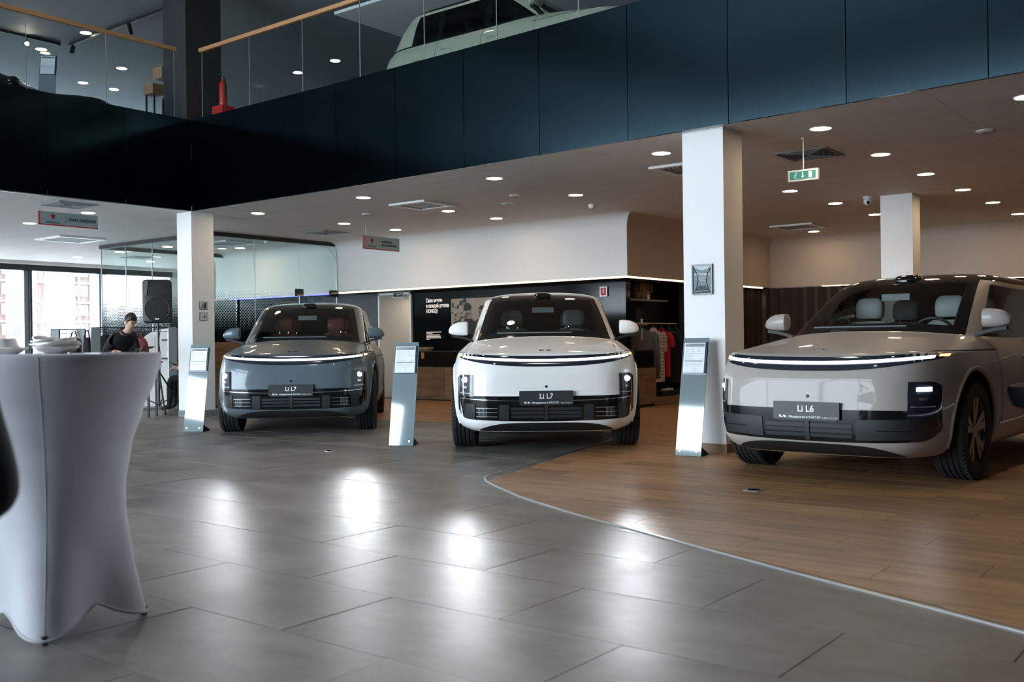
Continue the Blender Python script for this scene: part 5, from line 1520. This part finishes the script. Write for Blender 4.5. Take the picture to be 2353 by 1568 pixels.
MB().add([(-.20, -.168, .70), (-.135, -.185, .70), (-.155, -.185, .47), (-.205, -.168, .45), (-.20, -.16, .70), (-.135, -.16, .70), (-.155, -.16, .47), (-.205, -.16, .45)], [(0, 1, 2, 3), (7, 6, 5, 4), (0, 4, 5, 1), (1, 5, 6, 2), (2, 6, 7, 3), (3, 7, 4, 0)]).build('horn_cheek', 'vent_grey', sp)
MB().add([(.20, -.168, .70), (.135, -.185, .70), (.155, -.185, .47), (.205, -.168, .45), (.20, -.16, .70), (.135, -.16, .70), (.155, -.16, .47), (.205, -.16, .45)], [(3, 2, 1, 0), (4, 5, 6, 7), (1, 5, 4, 0), (2, 6, 5, 1), (3, 7, 6, 2), (0, 4, 7, 3)]).build('horn_cheek', 'vent_grey', sp)
MB().box(-.03, .035, -.196, -.190, .068, .088).build('badge', 'print_light', sp)

# ================================================================== PEOPLE
def person(label, loc, face, V, E, regions, mats, hair=True, head=None, cat='person'):
    """V: name -> (x, y, z, r); E: list of (a, b); regions: bone -> material index. local x is the facing direction"""
    rz = math.atan2(face[1], face[0])
    root = thing('person', label, cat, loc, rz)
    names_ = list(V); me = bpy.data.meshes.new('sk')
    bm = bmesh.new(); lay = bm.verts.layers.skin.verify(); bv = {}
    for n in names_:
        x, y, z, r = V[n]; v = bm.verts.new((x, y, z)); v[lay].radius = (r, r); v[lay].use_root = (n == 'pelvis'); bv[n] = v
    for a, b in E: bm.edges.new((bv[a], bv[b]))
    bm.to_mesh(me); bm.free()
    o = bpy.data.objects.new('sk', me); COL.objects.link(o)
    s = o.modifiers.new('s', 'SKIN'); s.use_smooth_shade = True
    u = o.modifiers.new('u', 'SUBSURF'); u.levels = 2; u.render_levels = 2
    dg = bpy.context.evaluated_depsgraph_get(); res = bpy.data.meshes.new_from_object(o.evaluated_get(dg)); bpy.data.objects.remove(o)
    res.materials.clear()
    for m in mats: res.materials.append(MATS[m])
    segs = [(Vector(V[a][:3]), Vector(V[b][:3]), regions.get((a, b), 0)) for a, b in E]
    for p in res.polygons:
        c = p.center; best = 1e9; bi = 0
        for a, b, i in segs:
            ab = b-a; t = max(0, min(1, (c-a).dot(ab)/max(ab.length_squared, 1e-9))); d = (c-(a+ab*t)).length
            if d < best: best = d; bi = i
        p.material_index = bi; p.use_smooth = True
    body = obj('body', res, None, root)
    if head:
        hx, hy, hz, yaw, pitch = head           # centre of the head, facing
        M = Matrix.Translation((hx, hy, hz)) @ Matrix.Rotation(yaw, 4, 'Z') @ Matrix.Rotation(pitch, 4, 'Y')
        def hp(n, mb, m): return mb.xf(M).build(n, m, root, True, 60)
        cap = MB(); rings = []
        for i in range(9):
            t = i/8*PI*.53; zr = .118*math.cos(t); q = math.sin(t)
            rings.append([(-.012+(.098*q+.004)*math.cos(2*PI*k/20)*(1 if math.cos(2*PI*k/20) < .3 else (1 if t < 1.05 else .86)), (.082*q+.004)*math.sin(2*PI*k/20), .018+zr+(.045 if math.cos(2*PI*k/20) > .35 and t > 1.0 else 0)*sse((t-1.0)/.6)) for k in range(20)])
        hp('hair', cap.loft(rings), 'hair')
        for s_ in (-1, 1):
            hp('ear', MB().ell((-.005, s_*.081, -.012), (.018, .008, .030), 10, 8), 'skin')
            hp('eye', MB().ell((.083, s_*.031, .006), (.008, .013, .006), 10, 6), 'hair')
            hp('eyebrow', MB().tube([(.090, s_*.016, .024), (.088, s_*.046, .026)], .004, 6), 'hair')
        hp('nose', MB().loft([[(.088+d, w*math.cos(2*PI*k/8), z+.006*math.sin(2*PI*k/8)) for k in range(8)] for z, w, d in ((.012, .006, .002), (-.012, .010, .012), (-.026, .015, .018), (-.034, .010, .004))]), 'skin')
        hp('mouth', MB().ell((.085, 0, -.060), (.006, .022, .005), 10, 6), 'cloth_wine')
    return root
def head_chain(V, E, R, hx, hz, dx, lean=.02, mi=1, base='neck'):
    V['jaw'] = (hx+.030+dx, 0, hz-.062, .056); V['skull'] = (hx, 0, hz+.005, .086); V['crown'] = (hx-.012, 0, hz+.070, .066)
    V['throat'] = (hx-.02, 0, hz-.105, .052)
    E += [(base, 'throat'), ('throat', 'skull'), ('skull', 'crown'), ('skull', 'jaw')]
    for e in (('throat', 'skull'), ('skull', 'crown'), ('skull', 'jaw'), (base, 'throat')): R[e] = mi
def hand_chain(V, E, R, s, wrist, d, curl=.3, mi=1, upv=(0, 0, 1), point=False):
    """palm and five fingers growing from the wrist along d"""
    d = Vector(d).normalized(); u = Vector(upv); sd = d.cross(u).normalized()*s; dn = sd.cross(d)*s
    w = Vector(V[wrist][:3]); pm = w+d*.055
    V['palm'+wrist] = (*pm, .028); E.append((wrist, 'palm'+wrist)); R[(wrist, 'palm'+wrist)] = mi
    kn = w+d*.09
    for k, (off, L) in enumerate(((-.027, .075), (-.009, .085), (.009, .080), (.027, .062))):
        cl = curl if not (point and k == 0) else .05
        a = kn+sd*off; b = a+(d*math.cos(cl)-dn*math.sin(cl))*L*.5; c = b+(d*math.cos(cl*2.2)-dn*math.sin(cl*2.2))*L*.5
        for n, p, r in (('a', a, .0095), ('b', b, .0088), ('c', c, .0075)): V[wrist+str(k)+n] = (*p, r)
        for e in (('palm'+wrist, wrist+str(k)+'a'), (wrist+str(k)+'a', wrist+str(k)+'b'), (wrist+str(k)+'b', wrist+str(k)+'c')): E.append(e); R[e] = mi
    a = w+d*.035-sd*.035; b = a+(d*.7-sd*.6).normalized()*.035; c = b+(d*.95-sd*.2).normalized()*.028
    for n, p, r in (('ta', a, .012), ('tb', b, .0105), ('tc', c, .009)): V[wrist+n] = (*p, r)
    for e in ((wrist, wrist+'ta'), (wrist+'ta', wrist+'tb'), (wrist+'tb', wrist+'tc')): E.append(e); R[e] = mi

# man in black with tablet, bending forward
V = dict(pelvis=(0, 0, .93, .135), waist=(.07, 0, 1.04, .13), chest=(.19, 0, 1.19, .142), neck=(.285, 0, 1.305, .070),
         shR=(.225, -.165, 1.245, .072), elR=(.09, -.245, 1.0, .052), wrR=(.285, -.205, 1.03, .032), shL=(.235, .165, 1.245, .072), elL=(.22, .24, .98, .052), wrL=(.44, .13, 1.0, .032),
         hipR=(0, -.095, .88, .095), knR=(.05, -.10, .48, .062), anR=(0, -.10, .09, .045), toR=(.14, -.11, .035, .038),
         hipL=(0, .095, .88, .095), knL=(.05, .10, .48, .062), anL=(0, .10, .09, .045), toL=(.14, .11, .035, .038))
E_ = [('pelvis', 'waist'), ('waist', 'chest'), ('chest', 'neck'), ('chest', 'shR'), ('shR', 'elR'), ('elR', 'wrR'), ('chest', 'shL'), ('shL', 'elL'), ('elL', 'wrL'),
      ('pelvis', 'hipR'), ('hipR', 'knR'), ('knR', 'anR'), ('anR', 'toR'), ('pelvis', 'hipL'), ('hipL', 'knL'), ('knL', 'anL'), ('anL', 'toL')]
R_ = {}
head_chain(V, E_, R_, .385, 1.455, .02)
hand_chain(V, E_, R_, -1, 'wrR', (.95, .1, .05), .7, 1, (0, 0, 1), True)
hand_chain(V, E_, R_, 1, 'wrL', (.9, -.1, .1), .4, 1, (0, 0, 1))
man_loc = (7.93, 13.62)
person('young man in a black jacket bending over a tablet behind the cocktail table', (man_loc[0], man_loc[1], 0), (.10, -.97), V, E_, R_, ['cloth_black', 'skin'], head=(.385, 0, 1.462, -.05, .45))
_ng = [o for o in bpy.data.objects if o.name.startswith('person')][-1]
MB().tube([(.285+.080*math.cos(2*PI*k/20)*.85, .080*math.sin(2*PI*k/20), 1.318-.050*math.cos(2*PI*k/20)) for k in range(20)], .016, 8, True).build('collar', 'cloth_black', _ng, True)
tbm = Matrix.Translation((man_loc[0], man_loc[1], 0)) @ Matrix.Rotation(math.atan2(-.97, .10), 4, 'Z')
t = MB().box(-.14, .14, -.10, .10, -.005, .005).xf(tbm @ Matrix.Translation((.60, .04, 1.065)) @ Matrix.Rotation(-.22, 4, 'Y')).build('tablet', 'black_gloss'); tag(t, 'black tablet held by the man in the black jacket', 'tablet')

# seated person behind the left pillar, one forearm with phone visible
V = dict(pelvis=(0, 0, .56, .14), waist=(0, 0, .72, .13), chest=(.01, 0, .95, .14), neck=(.03, 0, 1.10, .06),
         shR=(.02, -.17, 1.03, .068), elR=(.10, -.23, .76, .046), wrR=(.33, -.14, .735, .030), shL=(.02, .17, 1.03, .068), elL=(.12, .23, .76, .046), wrL=(.30, .12, .72, .030),
         hipR=(.05, -.10, .55, .095), knR=(.44, -.12, .55, .068), anR=(.42, -.12, .09, .046), toR=(.56, -.13, .04, .036),
         hipL=(.05, .10, .55, .095), knL=(.44, .12, .55, .068), anL=(.46, .12, .09, .046), toL=(.60, .13, .04, .036))
E_ = [('pelvis', 'waist'), ('waist', 'chest'), ('chest', 'neck'), ('chest', 'shR'), ('shR', 'elR'), ('elR', 'wrR'), ('chest', 'shL'), ('shL', 'elL'), ('elL', 'wrL'),
      ('pelvis', 'hipR'), ('hipR', 'knR'), ('knR', 'anR'), ('anR', 'toR'), ('pelvis', 'hipL'), ('hipL', 'knL'), ('knL', 'anL'), ('anL', 'toL')]
R_ = {('pelvis', 'hipR'): 2, ('hipR', 'knR'): 2, ('knR', 'anR'): 2, ('anR', 'toR'): 2, ('pelvis', 'hipL'): 2, ('hipL', 'knL'): 2, ('knL', 'anL'): 2, ('anL', 'toL'): 2, ('elR', 'wrR'): 1, ('elL', 'wrL'): 1}
head_chain(V, E_, R_, .05, 1.27, .02)
hand_chain(V, E_, R_, -1, 'wrR', (.9, .1, .25), .8, 1); hand_chain(V, E_, R_, 1, 'wrL', (.9, -.2, .1), .5, 1)
sl = (10.05, 14.62); sf = (-.70, .71)
person('seated person holding a phone half hidden behind the left pillar', (sl[0], sl[1], 0), sf, V, E_, R_, ['cloth_striped', 'skin', 'cloth_black'], head=(.05, 0, 1.275, 0, .3))
M = Matrix.Translation((sl[0], sl[1], 0)) @ Matrix.Rotation(math.atan2(sf[1], sf[0]), 4, 'Z')
t = MB().box(-.075, .075, -.036, .036, -.004, .004).xf(M @ Matrix.Translation((.44, -.10, .80)) @ Matrix.Rotation(-.5, 4, 'Y')).build('phone', 'black_gloss'); tag(t, 'black phone in the hand of the seated person', 'phone')
ch = thing('stool', 'black padded stool under the seated person behind the left pillar', 'stool', (sl[0], sl[1], 0), math.atan2(sf[1], sf[0]))
MB().lathe([(.19, .38), (.20, .40), (.20, .43), (.17, .445)], 28).build('seat', 'black_matt', ch, True)
for q in range(4):
    a = PI/4+q*PI/2; MB().tube([(.14*math.cos(a), .14*math.sin(a), .38), (.19*math.cos(a), .19*math.sin(a), 0)], .013, 8).build('leg', 'black_matt', ch, True)
# person in a dark wine top further back
V = dict(pelvis=(0, 0, .93, .13), waist=(0, 0, 1.05, .125), chest=(0, 0, 1.25, .14), neck=(.0, 0, 1.33, .06),
         shR=(0, -.16, 1.28, .066), elR=(.02, -.21, 1.02, .05), wrR=(.12, -.18, .82, .03), shL=(0, .16, 1.28, .066), elL=(.02, .21, 1.02, .05), wrL=(.12, .18, .82, .03),
         hipR=(0, -.095, .88, .09), knR=(.03, -.1, .48, .06), anR=(0, -.1, .09, .045), toR=(.13, -.11, .035, .036), hipL=(0, .095, .88, .09), knL=(.03, .1, .48, .06), anL=(0, .1, .09, .045), toL=(.13, .11, .035, .036))
# ---- coat of the bystander at the left edge
V = dict(pelvis=(0, 0, .95, .15), waist=(0, 0, 1.10, .15), chest=(0, 0, 1.36, .165), neck=(.0, 0, 1.53, .065),
         shR=(0, -.19, 1.46, .085), elR=(-.03, -.222, 1.10, .066), wrR=(.05, -.266, .845, .055), cuR=(.052, -.255, .815, .042), hdR=(.04, -.19, .79, .034), shL=(0, .19, 1.46, .085), elL=(-.03, .27, 1.16, .072), wrL=(.06, .25, .91, .05),
         hipR=(0, -.10, .89, .105), knR=(.03, -.10, .48, .07), anR=(0, -.10, .09, .05), toR=(.15, -.11, .035, .042),
         hipL=(0, .10, .89, .105), knL=(.03, .10, .48, .07), anL=(0, .10, .09, .05), toL=(.15, .11, .035, .042))
E_ = [('pelvis', 'waist'), ('waist', 'chest'), ('chest', 'neck'), ('chest', 'shR'), ('shR', 'elR'), ('elR', 'wrR'), ('wrR', 'cuR'), ('cuR', 'hdR'), ('chest', 'shL'), ('shL', 'elL'), ('elL', 'wrL'),
      ('pelvis', 'hipR'), ('hipR', 'knR'), ('knR', 'anR'), ('anR', 'toR'), ('pelvis', 'hipL'), ('hipL', 'knL'), ('knL', 'anL'), ('anL', 'toL')]
R_ = {}
head_chain(V, E_, R_, .02, 1.66, .02)
V['throat'] = (.01, 0, 1.585, .055)
hand_chain(V, E_, R_, -1, 'hdR', (.1, .35, -1), .35, 0, (1, 0, 0)); hand_chain(V, E_, R_, 1, 'wrL', (.1, 0, -1), .35, 1, (1, 0, 0))
cl = Vector((0, 0, 0))+fw*1.85+rt*(-1.255)
person('person in a black coat cut off by the left picture edge', (cl.x, cl.y, 0), (fw.x, fw.y), V, E_, R_, ['cloth_black', 'skin'], head=(.02, 0, 1.665, 0, .1))

# ================================================================== HANDOVER AREA: RACKS AND BAGS
def rack(label, p0, p1, h):
    a = Vector(p0); b = Vector(p1); d = (b-a).normalized(); rz = math.atan2(d.y, d.x); L = (b-a).length
    t = thing('display_rack', label, 'rack', (a.x, a.y, 0), rz)
    for x in (0, L):
        MB().box(x-.07, x+.07, -.03, .03, 0, h-.03).build('upright', 'grey_frame', t)
        MB().tube([(x-.07, 0, h-.03), (x+.07, 0, h-.03)], .03, 10).build('upright_cap', 'grey_frame', t, True)
    MB().bar((0, 0, h-.012), (L, 0, h-.012), .03, .022).build('top_rail', 'black_matt', t)
    MB().bar((0, 0, h-.085), (L, 0, h-.085), .012, .012).build('lower_rail', 'black_matt', t)
    MB().box(-.12, L+.12, -.22, .22, 0, .04).build('base', 'grey_frame', t)
    return t
def at_px(px, py, dep):
    r = fw+cr*((px-1176.5)/2288)-cu*((py-784)/2288); return Vector((0, 0, 1.12))+r*dep
a = at_px(127, 756, 17.2); b = at_px(212, 756, 17.2)
rack('left grey display rack with black rails before the far windows', (a.x, a.y), (b.x-.12, b.y+.15), 1.42)
a = at_px(219, 752, 16.9); b = at_px(395, 752, 17.6)
rack('right grey display rack with black rails behind the man in black', (a.x, a.y), (b.x, b.y), 1.44)
def sling_bag(label, px, py, dep, w, h, m='cloth_black'):
    p = at_px(px, py, dep); t = thing('shoulder_bag', label, 'bag', (p.x, p.y, p.z), TH-PI/2, 'bags on the display racks')
    MB().loft([[(w/2*q*math.copysign(abs(math.cos(2*PI*k/20))**.6, math.cos(2*PI*k/20)), .05*math.sin(2*PI*k/20), -h*z) for k in range(20)] for z, q in ((1, .9), (.9, 1), (.3, .98), (.05, .8), (0, .5))]).build('bag', m, t, True)
    MB().tube([(-w*.4, 0, -.03), (-w*.2, 0, .10), (w*.1, 0, .13), (w*.38, 0, -.03)], .012, 8).build('strap', m, t, True)
sling_bag('black shoulder bag hanging on the left rack', 170, 778, 17.1, .17, .30); sling_bag('tall black bag standing between the racks', 200, 776, 17.0, .13, .48)
sling_bag('black jacket-like bag behind the right rack upright', 236, 772, 17.4, .2, .55)

# white reception counter seen beside the man
a = at_px(316, 800, 18.3); b = at_px(405, 800, 18.3); d_ = (b-a).normalized()
w_ = thing('reception_counter', 'white reception counter behind the man in black and the loudspeaker pole', 'counter', (a.x, a.y, 0), math.atan2(d_.y, d_.x))
L = (b-a).length
P_ = [(0, 0), (L, 0), (L, 1.42)]+[(.55-.55*math.sin(PI/2*k/8), 1.02+.40*math.cos(PI/2*k/8)) for k in range(9)]
n_ = len(P_); MB().add([(x, 0, z) for x, z in P_]+[(x, .5, z) for x, z in P_], [tuple(range(n_)), tuple(reversed(range(n_, 2*n_)))]+[(i, n_+i, n_+(i+1) % n_, (i+1) % n_) for i in range(n_)]).build('body', 'white_paint', w_)
MB().box(.32, .325, -.004, 0, .05, 1.3).build('panel_gap', 'black_matt', w_)
MB().box(.46, .66, -.05, 0, 1.20, 1.225).build('shelf', 'black_matt', w_); MB().box(.46, .66, -.05, 0, .86, .885).build('shelf', 'black_matt', w_)
c_ = at_px(387, 815, 18.2); o = MB().lathe([(.03, 0), (.04, .01), (.042, .10), (.036, .10), (.034, .012)], 20).build('cup', 'china', None, True); o.location = (c_.x, c_.y, .887); tag(o, 'white cup on the lower shelf of the reception counter', 'cup')
# wine red backpack behind the man
c_ = at_px(324, 790, 15.6); k_ = thing('backpack', 'wine red backpack behind the man in black', 'backpack', (c_.x, c_.y, .74), TH-PI/2)
MB().loft([[(.12*q*math.cos(2*PI*k/20), .08*q*math.sin(2*PI*k/20), z) for k in range(20)] for z, q in ((0, .85), (.05, 1), (.30, 1.), (.42, .85), (.49, .5))]).build('bag', 'cloth_wine', k_, True)
MB().tube([(-.04, 0, .48), (0, 0, .54), (.04, 0, .48)], .01, 8).build('grab_handle', 'cloth_wine', k_, True)
b_ = thing('side_table', 'low black table under the wine red backpack', 'table', (c_.x, c_.y, 0), TH-PI/2)
MB().box(-.2, .2, -.2, .2, .71, .738).build('top', 'black_matt', b_)
for x in (-.17, .17):
    for y in (-.17, .17): MB().bar((x, y, 0), (x, y, .71), .03).build('leg', 'black_matt', b_)
# navy armchair at the right edge
n = thing('armchair', 'navy leather lounge chair cut off by the right picture edge', 'armchair', (8.10, 1.31, .0045), 2.5)
rings = []
for z, w in ((.58, .22), (.60, .26), (.70, .29), (.74, .285), (.76, .25)): rings.append([(w*math.copysign(abs(math.cos(2*PI*k/24))**.5, math.cos(2*PI*k/24)), w*math.copysign(abs(math.sin(2*PI*k/24))**.5, math.sin(2*PI*k/24)), z) for k in range(24)])
MB().loft(rings).build('seat', 'navy_leather', n, True)
MB().loft([[(-.24+dx+.05*math.cos(2*PI*k/16)*q, .27*q*math.sin(2*PI*k/16), z) for k in range(16)] for z, q, dx in ((.74, 1, 0), (.95, 1, -.04), (1.05, .9, -.06), (1.08, .5, -.06))]).build('backrest', 'navy_leather', n, True)
MB().tube([(0, 0, .02), (0, 0, .58)], .025, 12).build('column', 'chrome', n, True); MB().lathe([(.21, 0), (.21, .008), (.05, .02)], 32).build('base', 'chrome', n, True)
MB().tube([(.2*math.cos(2*PI*k/24), .2*math.sin(2*PI*k/24), .30) for k in range(24)], .01, 8, True).build('foot_ring', 'chrome', n, True)

# ================================================================== OUTSIDE: APARTMENT BLOCK AND BARE TREES
YB = 130.0
def fx(px): 
    r = fw+cr*((px-1176.5)/2288); return r.x*YB/r.y
bl = thing('apartment_building', 'tall pink brick and white apartment block outside the far windows', 'building', (fx(120), YB, -3.0))
ox = fx(120)
cols = [(-90, 13, 'brick_pink'), (13, 55, 'facade_white'), (55, 82, 'facade_white'), (82, 103, 'brick_pink'), (103, 170, 'facade_white'), (170, 179, 'brick_pink'), (179, 182, 'facade_white'), (182, 206, 'brick_pink'), (206, 219, 'facade_white'),
        (219, 240, 'brick_pink'), (240, 268, 'facade_white'), (268, 290, 'brick_pink'), (290, 320, 'facade_white'), (320, 350, 'brick_pink'), (350, 420, 'facade_white')]
for k, (a, b, m) in enumerate(cols):
    dy = .0 if m == 'brick_pink' else -.35
    MB().box(fx(a)-ox, fx(b)-ox, dy, 8, 0, 26).build('wall', m, bl)
FH = 2.62
for k in range(8):
    z = 3.05+FH*k
    MB().box(fx(-90)-ox, fx(420)-ox, -.42, -.30, z-1.0, z-.78).build('ledge', 'facade_white', bl)
    for a, b in ((-40, -28), (2, 9), (125, 138), (184, 198), (172, 176), (300, 313), (330, 343)):
        wd = fx(b)-fx(a); w = MB().box(fx(a)-ox, fx(b)-ox, -.46, -.34, z, z+1.35).build('window', 'letter_white', bl)
        for q in range(2): MB().box(fx(a)-ox+wd*(.08+.47*q), fx(a)-ox+wd*(.45+.47*q), -.50, -.45, z+.1, z+1.25).build('window_pane', 'facade_glass', w)
    w = MB().box(fx(19)-ox, fx(53)-ox, -.9, -.3, z-.5, z+1.4).build('balcony', 'facade_white', bl)
    for q in range(6):
        a = 19.5+5.5*q; MB().box(fx(a+.8)-ox, fx(a+4.6)-ox, -.96, -.88, z-.25, z+1.2).build('balcony_pane', 'facade_glass', w)
o = MB().box(-120, 160, 25.2, 260, -3.2, -3.0).build('ground_outside', 'snow_ground'); tag(o, None, None, None, 'structure')
def tree(label, px, dep, h, seed):
    random.seed(seed); p = at_px(px, 784, dep); t = thing('bare_tree', label, 'tree', (p.x, p.y, -3.0), 0, 'bare trees outside the far windows')
    MB().tube([(0, 0, 0), (.1, 0, h*.35), (.0, .1, h*.6), (.15, 0, h)], [.16, .13, .09, .02], 8).build('trunk', 'bark', t, True)
    def br(b, d, L, r, lev, mb):
        pts = [b]; q = b.copy(); dd = d.copy()
        for k in range(4):
            dd = (dd+Vector((random.uniform(-.25, .25), random.uniform(-.25, .25), random.uniform(-.05, .25)))).normalized(); q = q+dd*L/4; pts.append(q.copy())
        mb.tube(pts, [r, r*.85, r*.7, r*.55, r*.3], 5)
        if lev:
            for k in (1, 2, 3, 4):
                br(pts[k], (dd+Vector((random.uniform(-1, 1), random.uniform(-1, 1), random.uniform(.0, .6)))).normalized(), L*.55, r*.5, lev-1, mb)
    for k in range(9):
        mb = MB(); z = h*(.3+.07*k); a = k*2.4
        br(Vector((.05, .05, z)), Vector((math.cos(a)*.8, math.sin(a)*.8, .7)).normalized(), h*.33*(1-.06*k), .06*(1-.07*k), 2, mb); mb.build('branch', 'bark', t, True)
tree('bare tree left of the window mullion outside', 100, 60, 8.5, 2); tree('bare tree in the middle window outside', 150, 75, 9.5, 5)

print('objects', len(bpy.data.objects), 'tris', sum(len(m.polygons) for m in bpy.data.meshes))
